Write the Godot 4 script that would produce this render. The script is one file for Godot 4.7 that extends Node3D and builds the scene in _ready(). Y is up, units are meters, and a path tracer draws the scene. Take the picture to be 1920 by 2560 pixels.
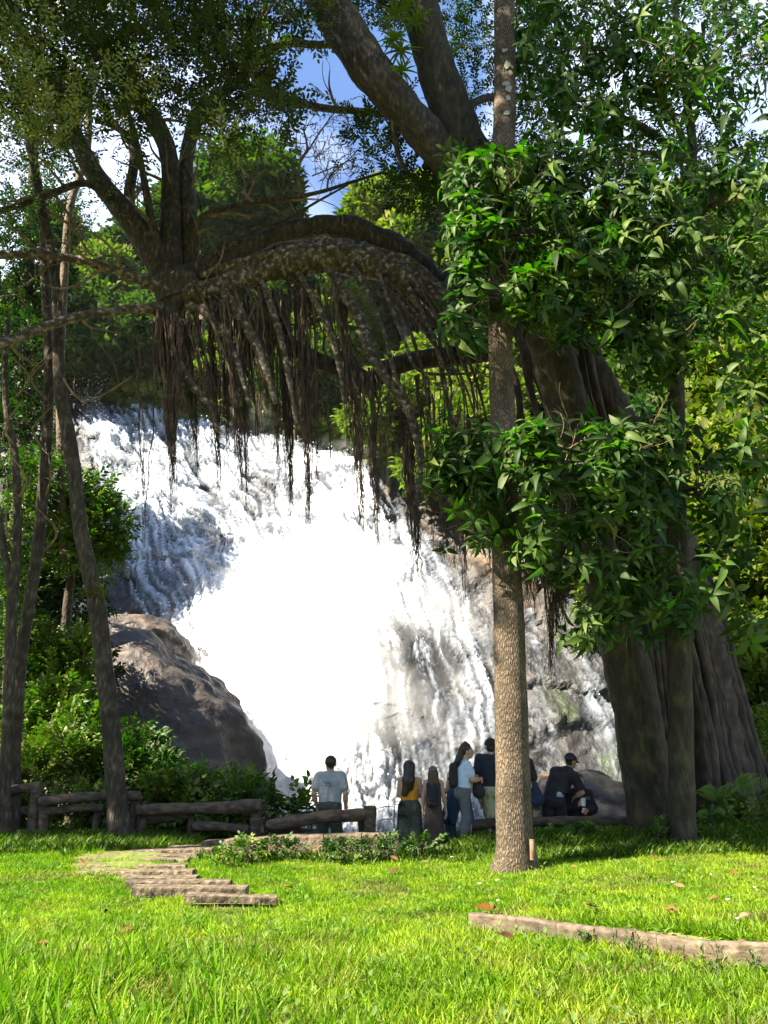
extends Node3D

const F := 2009.3          # focal length of the lens in photograph pixels
const PITCH := 0.2967
const EYE := Vector3(0, 1.65, 0)
var rg := RandomNumberGenerator.new()
var names := {}
var nz := FastNoiseLite.new()
var nf := FastNoiseLite.new()
var nb := FastNoiseLite.new()
var M := {}

class Geo:
	var v := PackedVector3Array()
	var n := PackedVector3Array()
	var c := PackedColorArray()
	var ix := PackedInt32Array()
	func quad(a: int, b: int, d: int, e: int):
		ix.append_array(PackedInt32Array([a, b, d, a, d, e]))
	func mesh() -> ArrayMesh:
		var k := 0
		var m := ix.size()
		while k < m:
			var a := ix[k]
			var b := ix[k + 1]
			var d := ix[k + 2]
			if (v[b] - v[a]).cross(v[d] - v[a]).dot(n[a] + n[b] + n[d]) > 0.0:
				ix[k + 1] = d
				ix[k + 2] = b
			k += 3
		var arr := []
		arr.resize(Mesh.ARRAY_MAX)
		arr[Mesh.ARRAY_VERTEX] = v
		arr[Mesh.ARRAY_NORMAL] = n
		if c.size() == v.size() and c.size() > 0:
			arr[Mesh.ARRAY_COLOR] = c
		arr[Mesh.ARRAY_INDEX] = ix
		var am := ArrayMesh.new()
		am.add_surface_from_arrays(Mesh.PRIMITIVE_TRIANGLES, arr)
		return am
	# a tube along a path; lob = [amplitude, count, phase] gives fluting, rough lumps the surface
	func tube(path: PackedVector3Array, rad: PackedFloat32Array, sides: int, rough := 0.0, noise: FastNoiseLite = null, lob := [0.0, 5.0, 0.0], closed := true):
		var cnt := path.size()
		if cnt < 2:
			return
		var base := v.size()
		var t := (path[1] - path[0]).normalized()
		var x := t.cross(Vector3(0.31, 0.2, 0.93)).normalized()
		for i in cnt:
			var tt := (path[mini(i + 1, cnt - 1)] - path[maxi(i - 1, 0)]).normalized()
			x = (x - tt * x.dot(tt)).normalized()
			var y := tt.cross(x)
			for s in sides:
				var a := TAU * s / sides
				var dir := x * cos(a) + y * sin(a)
				var r := rad[i]
				if lob[0] > 0.0:
					r *= 1.0 + lob[0] * sin(lob[1] * a + lob[2] + i * 0.05)
				if rough > 0.0:
					var q := path[i] + dir * r
					r *= 1.0 + rough * noise.get_noise_3dv(q)
				v.append(path[i] + dir * r)
				n.append(dir)
		for i in cnt - 1:
			for s in sides:
				var s2 := (s + 1) % sides
				var a0 := base + i * sides
				quad(a0 + s, a0 + s2, a0 + sides + s2, a0 + sides + s)
		if closed:
			for e in [0, cnt - 1]:
				var at := v.size()
				v.append(path[e])
				n.append((path[0] - path[1]).normalized() if e == 0 else (path[cnt - 1] - path[cnt - 2]).normalized())
				var nn := n[at]
				for s in sides:
					v.append(v[base + e * sides + s])
					n.append(nn)
				for s in sides:
					ix.append_array(PackedInt32Array([at, at + 1 + s, at + 1 + (s + 1) % sides]))
	# a blade that grows along +Z of xf, drooping and folded along its middle
	func leaf(xf: Transform3D, L: float, W: float, droop: float, fold: float, segs: int, wide := 0.85):
		var base := v.size()
		for i in segs + 1:
			var t := float(i) / segs
			var w := W * 0.5 * sin(PI * pow(t, wide)) if i > 0 and i < segs else 0.0
			var mid := Vector3(0, -droop * L * t * t, L * (t - 0.3 * droop * droop * t * t))
			var up := Vector3(0, 1, 2.0 * droop * t).normalized()
			if w == 0.0:
				v.append(xf * mid)
				n.append((xf.basis * up).normalized())
			else:
				for s in [-1.0, 0.0, 1.0]:
					v.append(xf * (mid + Vector3(s * w, absf(s) * fold * w, 0)))
					n.append((xf.basis * (up + Vector3(-s * fold, 0, 0))).normalized())
		# rings: 0 tip(1), 1..segs-1 (3 each), segs(1)
		var last := v.size() - 1
		ix.append_array(PackedInt32Array([base, base + 1, base + 2, base, base + 2, base + 3]))
		for i in segs - 2:
			var a := base + 1 + i * 3
			quad(a, a + 1, a + 4, a + 3)
			quad(a + 1, a + 2, a + 5, a + 4)
		var b := last - 3
		ix.append_array(PackedInt32Array([b, last, b + 1, b + 1, last, b + 2]))
	func box(xf: Transform3D, size: Vector3, bev := 0.0):
		var h := size * 0.5
		for ax in 3:
			for s in [-1.0, 1.0]:
				var nn := Vector3.ZERO
				nn[ax] = s
				var p := Vector3.ZERO
				var q := Vector3.ZERO
				p[(ax + 1) % 3] = 1.0
				q[(ax + 2) % 3] = 1.0
				var base := v.size()
				var hb := h - Vector3(bev, bev, bev)
				for k in [[-1, -1], [1, -1], [1, 1], [-1, 1]]:
					var pt: Vector3 = nn * h[ax] + p * hb[(ax + 1) % 3] * k[0] + q * hb[(ax + 2) % 3] * k[1]
					v.append(xf * pt)
					n.append((xf.basis * nn).normalized())
				quad(base, base + 1, base + 2, base + 3)
		if bev > 0.0:
			# edge strips and corners
			for ax in 3:
				var a1 := (ax + 1) % 3
				var a2 := (ax + 2) % 3
				for s1 in [-1.0, 1.0]:
					for s2 in [-1.0, 1.0]:
						var base := v.size()
						for e in [-1.0, 1.0]:
							for w in 2:
								var pt := Vector3.ZERO
								pt[ax] = e * (h[ax] - bev)
								pt[a1] = s1 * (h[a1] - (0.0 if w == 0 else bev))
								pt[a2] = s2 * (h[a2] - (bev if w == 0 else 0.0))
								var nn := Vector3.ZERO
								nn[a1] = s1
								nn[a2] = s2
								v.append(xf * pt)
								n.append((xf.basis * nn).normalized())
						quad(base, base + 1, base + 3, base + 2)
			for sx in [-1.0, 1.0]:
				for sy in [-1.0, 1.0]:
					for sz in [-1.0, 1.0]:
						var base := v.size()
						var sg := Vector3(sx, sy, sz)
						for ax in 3:
							var pt := sg * (h - Vector3(bev, bev, bev))
							pt[ax] = sg[ax] * h[ax]
							v.append(xf * pt)
							n.append((xf.basis * sg).normalized())
						ix.append_array(PackedInt32Array([base, base + 1, base + 2]))
	func tint(col: Color):
		while c.size() < v.size():
			c.append(col)

func ray(u: float, w: float) -> Vector3:
	var y := (1280.0 - w) / F
	return Vector3((u - 960.0) / F, y * cos(PITCH) + sin(PITCH), -cos(PITCH) + y * sin(PITCH))

# the point that stands d metres in front of the eye where the photograph shows (u, w)
func P(u: float, w: float, d: float) -> Vector3:
	var r := ray(u, w)
	return EYE + r * (d / -r.z)

func px(w: float, d: float) -> float:      # metres that one photograph pixel covers there
	var r := ray(960.0, w)
	return d / -r.z / F

func numbered(called: String) -> String:
	if not names.has(called):
		names[called] = 0
		return called
	names[called] += 1
	return "%s_%03d" % [called, names[called]]

func tag(o: Node, label := "", category := "", group := "", kind := ""):
	if label: o.set_meta("label", label)
	if category: o.set_meta("category", category)
	if group: o.set_meta("group", group)
	if kind: o.set_meta("kind", kind)
	return o

func thing(called: String, label: String, category: String, at := Vector3.ZERO, group := "") -> Node3D:
	var o := Node3D.new()
	o.name = numbered(called)
	o.position = at
	add_child(o)
	tag(o, label, category, group)
	return o

func obj(called: String, mesh: Mesh, m: Material, parent: Node = null) -> MeshInstance3D:
	var o := MeshInstance3D.new()
	o.mesh = mesh
	o.material_override = m
	if parent == null:
		o.name = numbered(called)
		add_child(o)
	else:
		var k := 0
		var nm := called
		while parent.has_node(nm):
			k += 1
			nm = "%s_%03d" % [called, k]
		o.name = nm
		parent.add_child(o)
		if parent is Node3D and parent.get_parent() == self:
			o.position = -parent.position if not parent.has_meta("local") else Vector3.ZERO
	return o

func many(called: String, mesh: Mesh, m: Material, xs: Array, cs: Array, parent: Node = null) -> MultiMeshInstance3D:
	var mm := MultiMesh.new()
	mm.transform_format = MultiMesh.TRANSFORM_3D
	mm.use_colors = true
	mm.mesh = mesh
	mm.instance_count = xs.size()
	for i in xs.size():
		mm.set_instance_transform(i, xs[i])
		mm.set_instance_color(i, cs[i % cs.size()])
	var o := MultiMeshInstance3D.new()
	o.multimesh = mm
	o.material_override = m
	if parent == null:
		o.name = numbered(called)
		add_child(o)
	else:
		var k := 0
		var nm := called
		while parent.has_node(nm):
			k += 1
			nm = "%s_%03d" % [called, k]
		o.name = nm
		parent.add_child(o)
		if not parent.has_meta("local"):
			o.position = -parent.position
	o.set_meta("kind", "stuff")
	return o

func rnd(a: float, b: float) -> float:
	return a + (b - a) * rg.randf()

func rdir() -> Vector3:
	var y := rnd(-1, 1)
	var a := rnd(0, TAU)
	var r := sqrt(maxf(0.0, 1.0 - y * y))
	return Vector3(r * cos(a), y, r * sin(a))

func look(dir: Vector3, up := Vector3.UP, roll := 0.0) -> Basis:   # +Z along dir
	var z := dir.normalized()
	var x := up.cross(z)
	if x.length() < 0.01:
		x = Vector3.RIGHT
	x = x.normalized()
	var b := Basis(x, z.cross(x), z)
	return b * Basis(Vector3(0, 0, 1), roll) if roll != 0.0 else b

# smooth path through [point, radius] pairs
func spline(pts: Array, per := 5) -> Array:
	var path := PackedVector3Array()
	var rad := PackedFloat32Array()
	for i in pts.size() - 1:
		var a: Vector3 = pts[maxi(i - 1, 0)][0]
		var b: Vector3 = pts[i][0]
		var d: Vector3 = pts[i + 1][0]
		var e: Vector3 = pts[mini(i + 2, pts.size() - 1)][0]
		for k in per:
			var t := float(k) / per
			path.append(b.cubic_interpolate(d, a, e, t))
			rad.append(lerpf(pts[i][1], pts[i + 1][1], t))
	path.append(pts[-1][0])
	rad.append(pts[-1][1])
	return [path, rad]

# [u, v, depth, width in pixels] rows into [point, radius]
func rows_at(rows: Array) -> Array:
	var out := []
	for r in rows:
		out.append([P(r[0], r[1], r[2]), 0.5 * r[3] * px(r[1], r[2])])
	return out

func sm(a: float, b: float, x: float) -> float:
	return smoothstep(a, b, x)
func noise_tex(freq: float, ramp: Array, size := 512, kind := "fbm", seed_ := 1, bump := 0.0, sx := 1, warp := 0.0) -> NoiseTexture2D:
	var n := FastNoiseLite.new()
	n.seed = seed_
	n.frequency = freq
	match kind:
		"fbm":
			n.noise_type = FastNoiseLite.TYPE_SIMPLEX_SMOOTH
			n.fractal_octaves = 5
		"fbm3":
			n.noise_type = FastNoiseLite.TYPE_SIMPLEX_SMOOTH
			n.fractal_octaves = 3
		"ridge":
			n.noise_type = FastNoiseLite.TYPE_SIMPLEX_SMOOTH
			n.fractal_type = FastNoiseLite.FRACTAL_RIDGED
			n.fractal_octaves = 5
		"cell":
			n.noise_type = FastNoiseLite.TYPE_CELLULAR
			n.cellular_return_type = FastNoiseLite.RETURN_DISTANCE2_SUB
			n.fractal_octaves = 2
		"spot":
			n.noise_type = FastNoiseLite.TYPE_CELLULAR
			n.cellular_return_type = FastNoiseLite.RETURN_DISTANCE
			n.fractal_type = FastNoiseLite.FRACTAL_NONE
	if warp > 0.0:
		n.domain_warp_enabled = true
		n.domain_warp_amplitude = warp
		n.domain_warp_frequency = freq * 0.7
	var t := NoiseTexture2D.new()
	t.width = size * sx
	t.height = size
	t.seamless = true
	t.noise = n
	if bump > 0.0:
		t.as_normal_map = true
		t.bump_strength = bump
	elif ramp.size() > 0:
		var g := Gradient.new()
		var off := PackedFloat32Array()
		var col := PackedColorArray()
		for r in ramp:
			off.append(r[0])
			col.append((r[1] as Color).linear_to_srgb())
		g.offsets = off
		g.colors = col
		t.color_ramp = g
	return t

func flat(c: Color, rough := 0.85, rim := 0.0) -> StandardMaterial3D:
	var m := StandardMaterial3D.new()
	m.albedo_color = c.linear_to_srgb()
	m.roughness = rough
	if rim > 0.0 and M.has("cloth"):
		m.heightmap_enabled = true
		m.heightmap_texture = M.cloth
		m.heightmap_scale = 2.5
		m.uv1_triplanar = true
		m.uv1_scale = Vector3(3.2, 1.5, 3.2)
	if rim > 0.0:
		m.rim_enabled = true
		m.rim = rim
		m.rim_tint = 0.6
	return m

func surf(tex: Texture2D, hgt: Texture2D, scale: Vector3, cm: float, rough := 0.9, vc := false, mott: Texture2D = null) -> StandardMaterial3D:
	var m := StandardMaterial3D.new()
	m.albedo_texture = tex
	m.roughness = rough
	m.uv1_triplanar = true
	m.uv1_world_triplanar = true
	m.uv1_scale = scale
	m.vertex_color_use_as_albedo = vc
	if mott:
		m.detail_enabled = true
		m.detail_albedo = mott
		m.detail_blend_mode = BaseMaterial3D.BLEND_MODE_MUL
		m.detail_uv_layer = BaseMaterial3D.DETAIL_UV_2
		m.uv2_triplanar = true
		m.uv2_world_triplanar = true
		m.uv2_scale = Vector3(.31, .19, .31)
	if hgt:
		m.heightmap_enabled = true
		m.heightmap_texture = hgt
		m.heightmap_scale = cm
	return m

func leafmat(rough: float, back: Color, spec := 0.5) -> StandardMaterial3D:
	var m := StandardMaterial3D.new()
	m.albedo_color = Color(1, 1, 1)
	m.vertex_color_use_as_albedo = true
	m.roughness = rough
	m.metallic_specular = spec
	m.cull_mode = BaseMaterial3D.CULL_DISABLED
	m.backlight_enabled = true
	m.backlight = back
	return m

func C3(r: float, g: float, b: float) -> Color:
	return Color(r, g, b)

func materials():
	var mo := noise_tex(0.016, [[0.0, C3(.35, .36, .3)], [.42, C3(.7, .7, .66)], [.58, C3(1, 1, 1)], [.8, C3(1, .97, .9)], [1.0, C3(.75, .85, .55)]], 512, "fbm", 91)
	var hb := noise_tex(0.02, [], 512, "cell", 3)
	var hf := noise_tex(0.012, [], 512, "fbm", 5)
	var hr := noise_tex(0.008, [], 512, "ridge", 7)
	M.cloth = noise_tex(0.014, [], 256, "fbm3", 97)
	# scaly light bark of the tall trunk
	M.bark_tall = surf(noise_tex(0.028, [[0.0, C3(.05, .034, .022)], [.22, C3(.09, .066, .042)], [.45, C3(.2, .15, .1)], [.8, C3(.29, .24, .18)], [1.0, C3(.36, .33, .28)]], 1024, "cell", 11, 0.0, 1, 14.0), noise_tex(0.028, [], 1024, "cell", 11, 0.0, 1, 14.0), Vector3(1.25, 0.4, 1.25), 3.6, .9, false, mo)
	M.bark_dark = surf(noise_tex(0.012, [[0.0, C3(0.0186, 0.0124, 0.00806)], [.45, C3(0.0465, 0.0322, 0.0211)], [.62, C3(0.0744, 0.0558, 0.0372)], [.72, C3(0.0806, 0.0744, 0.0434)], [.86, C3(0.186, 0.18, 0.149)], [1.0, C3(0.248, 0.248, 0.217)]], 512, "fbm", 13), hb, Vector3(1.6, 0.55, 1.6), 2.2, .9, false, mo)
	M.bark_moss = surf(noise_tex(0.012, [[0.0, C3(0.018, 0.0132, 0.0078)], [.4, C3(0.042, 0.0312, 0.018)], [.6, C3(0.06, 0.048, 0.024)], [.75, C3(0.066, 0.066, 0.021)], [1.0, C3(0.102, 0.096, 0.054)]], 512, "fbm", 17), hb, Vector3(1.3, 0.45, 1.3), 1.6, .9, false, mo)
	M.bark_fig = surf(noise_tex(0.010, [[0.0, C3(0.0225, 0.015, 0.0105)], [.42, C3(0.0525, 0.036, 0.024)], [.57, C3(0.0975, 0.0675, 0.045)], [.67, C3(0.128, 0.0938, 0.0638)], [.74, C3(0.27, 0.262, 0.217)], [1.0, C3(0.338, 0.33, 0.285)]], 512, "fbm3", 19), hb, Vector3(1.2, 1.2, 1.2), 1.6)
	M.bark_root = surf(noise_tex(0.010, [[0.0, C3(0.0115, 0.00843, 0.00615)], [.45, C3(0.0346, 0.0231, 0.0154)], [.65, C3(0.0651, 0.0461, 0.0288)], [1.0, C3(0.0998, 0.0769, 0.05)]], 512, "fbm", 23), hf, Vector3(1.2, .35, 1.2), 2.0, .9, false, mo)
	M.aerial = surf(noise_tex(0.014, [[0.0, C3(0.021, 0.0135, 0.009)], [.5, C3(0.0675, 0.042, 0.027)], [.75, C3(0.128, 0.0825, 0.0525)], [1.0, C3(0.3, 0.24, 0.18)]], 256, "fbm", 29), null, Vector3(2, .7, 2), 0.0)
	M.twig = surf(noise_tex(0.014, [[0.0, C3(.06, .04, .025)], [.5, C3(.16, .11, .06)], [1.0, C3(.3, .22, .13)]], 256, "fbm", 31), null, Vector3(1, 1, 1), 0.0)
	M.log = surf(noise_tex(0.012, [[0.0, C3(0.024, 0.016, 0.0128)], [.45, C3(0.068, 0.044, 0.0336)], [.62, C3(0.112, 0.08, 0.06)], [.72, C3(0.096, 0.088, 0.032)], [1.0, C3(0.128, 0.136, 0.032)]], 512, "fbm", 37), hr, Vector3(.6, 1.6, 1.6), 1.5)
	M.stone = surf(noise_tex(0.014, [[0.0, C3(0.058, 0.0435, 0.029)], [.4, C3(0.123, 0.0899, 0.0609)], [.7, C3(0.189, 0.145, 0.102)], [1.0, C3(0.275, 0.225, 0.167)]], 512, "fbm", 41), hf, Vector3(1.4, 1.4, 1.4), 2.2, .9, false, mo)
	M.rock = surf(noise_tex(0.008, [[0.0, C3(.45, .45, .45)], [.5, C3(.85, .85, .85)], [1.0, C3(1, 1, 1)]], 1024, "ridge", 43), noise_tex(0.006, [], 1024, "ridge", 47), Vector3(.2, .2, .2), 12.0, 0.62, true)
	M.soil = surf(noise_tex(0.012, [[0.0, C3(.6, .6, .6)], [1.0, C3(1, 1, 1)]], 512, "fbm", 53), hf, Vector3(.8, .8, .8), 3.0, 0.95, true)
	M.leaf_big = leafmat(0.5, Color(.6, .95, .2), 0.3)
	M.leaf_small = leafmat(0.5, Color(.55, .8, .2), 0.4)
	M.leaf_far = leafmat(0.65, Color(.75, .95, .3), 0.2)
	M.grass = leafmat(0.5, Color(.8, 1.0, .2), 0.35)
	M.dry = leafmat(0.8, Color(.3, .2, .1), 0.3)
	var w := StandardMaterial3D.new()
	w.vertex_color_use_as_albedo = true
	w.albedo_color = Color(1, 1, 1)
	w.roughness = 0.7
	w.transparency = BaseMaterial3D.TRANSPARENCY_ALPHA
	w.cull_mode = BaseMaterial3D.CULL_DISABLED
	M.foam = w
	M.drop = flat(C3(.9, .92, .95), 0.5)
	M.drop.backlight_enabled = true
	M.drop.backlight = Color(1, 1, 1)
func kerb_side(x: float, z: float) -> float:       # > 0 on the far side of the kerb that crosses the lawn on the right
	var a := Vector2(0.95, -9.1)
	var d := Vector2(3.75, -7.0) - a
	var n := Vector2(d.y, -d.x).normalized()
	if n.y > 0.0:
		n = -n
	return (Vector2(x, z) - a).dot(n)

func hgt(x: float, z: float) -> float:
	var d := -z
	var h := lerpf(0.0, 0.16, sm(9.2, 13.4, d))
	h += 0.13 * sm(-0.03, 0.03, kerb_side(x, z)) * sm(0.5, 2.2, x) * (1.0 - sm(10.0, 13.5, d))
	h += 0.16 * sm(-1.0, -4.5, x) * sm(10.0, 14.0, d)
	h += 0.22 * exp(-(pow((x - 5.6) / 3.2, 2.0) + pow((d - 14.2) / 2.2, 2.0)))
	h += 0.035 * nz.get_noise_2d(x * 9.0, z * 9.0)
	# the path behind the ledge lies lower, then the ground falls to the river
	h -= 0.36 * sm(13.55, 13.75, d) * sm(-3.2, -2.8, x) * (1.0 - sm(0.6, 1.4, x))
	var fall := sm(15.6, 24.0, d) * sm(-8.5, -4.0, x) * (1.0 - sm(9.0, 15.0, x))
	h -= 4.6 * fall
	h += .12 * sm(.6, 1.6, x) * sm(13.2, 14.0, d) * (1.0 - sm(15.6, 17.0, d))
	# bank on the left
	var bank := sm(-6.8, -13.5, x + (d - 16.0) * 0.18) * sm(15.2, 24.0, d)
	h += bank * (6.5 + 4.0 * sm(20.0, 40.0, d)) + bank * 0.6 * nz.get_noise_2d(x * 3.0, z * 3.0)
	# bank on the right
	var rb := sm(7.0, 18.0, x) * sm(16.0, 34.0, d)
	h += rb * 5.0
	# the far slope: the ground goes on under the cliff
	if d > 27.0:
		var under := (d - 32.0) / 0.7 - 2.5
		h = maxf(h, under)
		h = minf(h, 41.0)
	return h

func setting():
	# ground: one sheet, finer near the eye
	var g := Geo.new()
	var xs := PackedFloat32Array()
	var zs := PackedFloat32Array()
	var x := -90.0
	while x <= 90.0:
		xs.append(x)
		x += 0.14 if absf(x) < 8.0 else (0.5 if absf(x) < 20.0 else 4.0)
	var z := 30.0
	while z >= -170.0:
		zs.append(z)
		z -= 0.14 if z < -3.0 and z > -17.0 else (0.6 if z < 0.0 and z > -45.0 else 4.0)
	var w := xs.size()
	for zz in zs:
		for xx in xs:
			var h := hgt(xx, zz)
			g.v.append(Vector3(xx, h, zz))
			var e := 0.1
			g.n.append(Vector3(hgt(xx - e, zz) - h, e, hgt(xx, zz - e) - h).normalized())
			var soil := sm(-0.1, 0.35, nz.get_noise_2d(xx * 14.0, zz * 14.0))
			g.c.append(Color(.13, .17, .025).lerp(Color(.14, .1, .055), soil * 0.6))
	for i in zs.size() - 1:
		for k in w - 1:
			var a := i * w + k
			g.quad(a, a + 1, a + w + 1, a + w)
	tag(obj("ground", g.mesh(), M.soil), "grassy ground that dips to the river and climbs behind the falls", "ground", "", "structure")
	cliff()
	outcrop()

func cx(u: float, v: float) -> Vector2:         # (x, y) on the mean plane of the cliff
	var r := ray(u, v)
	var t := (32.0 + 0.7 * EYE.y) / (-r.z - 0.7 * r.y)
	return Vector2(r.x * t, EYE.y + r.y * t)

func relief(x: float, y: float) -> float:
	var r := 1.5 * nz.get_noise_2d(x * 1.3, y * 1.3)
	var s := y * 0.42 + 0.14 * x + 0.9 * nz.get_noise_2d(x * 2.1 + 90.0, y * 2.1)
	var st := s - floorf(s)
	r += 0.75 * (sm(0.0, 0.35, st) - st)
	r += 0.18 * nf.get_noise_2d(x * 9.0, y * 12.0)
	r += 1.3 * sm(2.0, 12.0, x) * sm(17.0, 6.0, y)
	return r

func cliff_at(x: float, y: float) -> Vector3:
	return Vector3(x, y, -32.0 - 0.7 * y + relief(x, y))

# rows of [v, left u, right u, strength]
var falls := [
	[[985, 190, 225, .6], [1010, 196, 300, .8], [1030, 198, 360, .85], [1060, 200, 470, .95], [1078, 202, 640, 1.1], [1092, 203, 720, 1.1], [1140, 205, 800, 1.1], [1200, 225, 890, 1.1], [1250, 262, 965, 1.1], [1330, 285, 1050, 1.05], [1430, 288, 1125, 1.0], [1520, 295, 1180, 1.0], [1600, 340, 1225, .95], [1700, 420, 1255, .95], [1800, 500, 1280, .95], [1900, 570, 1290, .95], [2040, 640, 1300, 1.0], [2200, 660, 1310, 1.0]],
	[[1540, 1290, 1318, .5], [1600, 1308, 1336, .7], [1660, 1322, 1352, .7], [1770, 1326, 1372, .55], [1860, 1340, 1392, .5], [1980, 1335, 1420, .35], [2100, 1330, 1430, .3]],
	[[1385, 1300, 1350, .4], [1440, 1345, 1385, .75], [1500, 1368, 1450, .5], [1560, 1385, 1490, .46], [1640, 1398, 1515, .44], [1760, 1416, 1545, .48], [1860, 1425, 1570, .46], [1960, 1430, 1600, .42], [2100, 1440, 1640, .4]],
]
var fall_rows := []

func coverage(x: float, y: float) -> float:
	var best := -1.0
	for f in fall_rows:
		if y > f[0][0] or y < f[-1][0]:
			continue
		var i := 0
		while y < f[i + 1][0]:
			i += 1
		var t: float = (f[i][0] - y) / (f[i][0] - f[i + 1][0])
		var l := lerpf(f[i][1], f[i + 1][1], t)
		var r := lerpf(f[i][2], f[i + 1][2], t)
		var s := lerpf(f[i][3], f[i + 1][3], t)
		var soft := minf(1.6, (r - l) * 0.5)
		var e := minf(x - l, r - x) / soft
		if e > -1.0:
			best = maxf(best, s * sm(-0.55, 1.0, e))
	return best

var rim := []
func rim_at(x: float) -> float:
	for k in rim.size() - 1:
		if x >= rim[k].x and x <= rim[k + 1].x:
			return lerpf(rim[k].y, rim[k + 1].y, (x - rim[k].x) / (rim[k + 1].x - rim[k].x))
	return 60.0

func cliff():
	for f in falls:
		var rows := []
		for r in f:
			var a := cx(r[1], r[0])
			var b := cx(r[2], r[0])
			rows.append([a.y, a.x, b.x, r[3]])
		fall_rows.append(rows)
	# the outline where rock gives way to forest
	for q in [[-300, 900], [200, 985], [330, 1020], [450, 1050], [560, 1060], [700, 1072], [800, 1110], [900, 1165], [1000, 1215], [1060, 1255], [1150, 1300], [1250, 1340], [1400, 1415], [1480, 1490], [1560, 1560], [1700, 1640], [2200, 1800]]:
		rim.append(cx(q[0], q[1]))
	var g := Geo.new()
	var step := 0.2
	var nx := 250
	var ny := 255
	for j in ny:
		for i in nx:
			var x := -30.0 + i * step
			var y := -7.0 + j * step
			var p := cliff_at(x, y)
			g.v.append(p)
			var top := 60.0
			for k in rim.size() - 1:
				if x >= rim[k].x and x <= rim[k + 1].x:
					top = lerpf(rim[k].y, rim[k + 1].y, (x - rim[k].x) / (rim[k + 1].x - rim[k].x))
			var wet := sm(-0.3, 0.4, coverage(x, y))
			var nn := nz.get_noise_2d(x * 6.0, y * 6.0 + 40.0)
			var layer := nf.get_noise_2d(x * 2.5, y * 16.0 + x * 4.0)
			var col := Color(.042, .037, .035).lerp(Color(.022, .022, .025), sm(-.3, .3, nn))
			var tan_ := sm(6.5, 0.8, top - y) * (1.0 - wet * 0.6) * sm(-.25, .25, layer + nn * .6) * sm(0.0, 5.0, x)
			col = col.lerp(Color(.19, .12, .06), tan_ * 0.85)
			col = col.lerp(Color(.026, .029, .034), wet * 0.7)
			var green := sm(-0.3, 0.4, y - top + nn * 0.8)
			col = col.lerp(Color(.085, .125, .025), green)
			var gr := sm(.12, .3, nz.get_noise_2d(x * 4.0 + 7.0, y * 7.0)) * sm(6.0, 8.0, x) * (1.0 - sm(4.0, 9.0, y))
			col = col.lerp(Color(.035, .06, .014), gr * 0.7)
			g.c.append(col)
	g.n.resize(g.v.size())
	for j in ny:
		for i in nx:
			var a := g.v[j * nx + mini(i + 1, nx - 1)] - g.v[j * nx + maxi(i - 1, 0)]
			var b := g.v[mini(j + 1, ny - 1) * nx + i] - g.v[maxi(j - 1, 0) * nx + i]
			g.n[j * nx + i] = a.cross(b).normalized()
	for j in ny - 1:
		for i in nx - 1:
			var a := j * nx + i
			g.quad(a, a + 1, a + nx + 1, a + nx)
	tag(obj("cliff", g.mesh(), M.rock), "wet dark rock slope that the waterfall runs down", "cliff", "", "structure")
	water()

func glow(x: float, y: float, u: float, v: float, r: float) -> float:
	var c := cx(u, v)
	var s := cx(u + r, v).x - c.x
	return exp(-(Vector2(x, y).distance_squared_to(c)) / (s * s))

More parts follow.
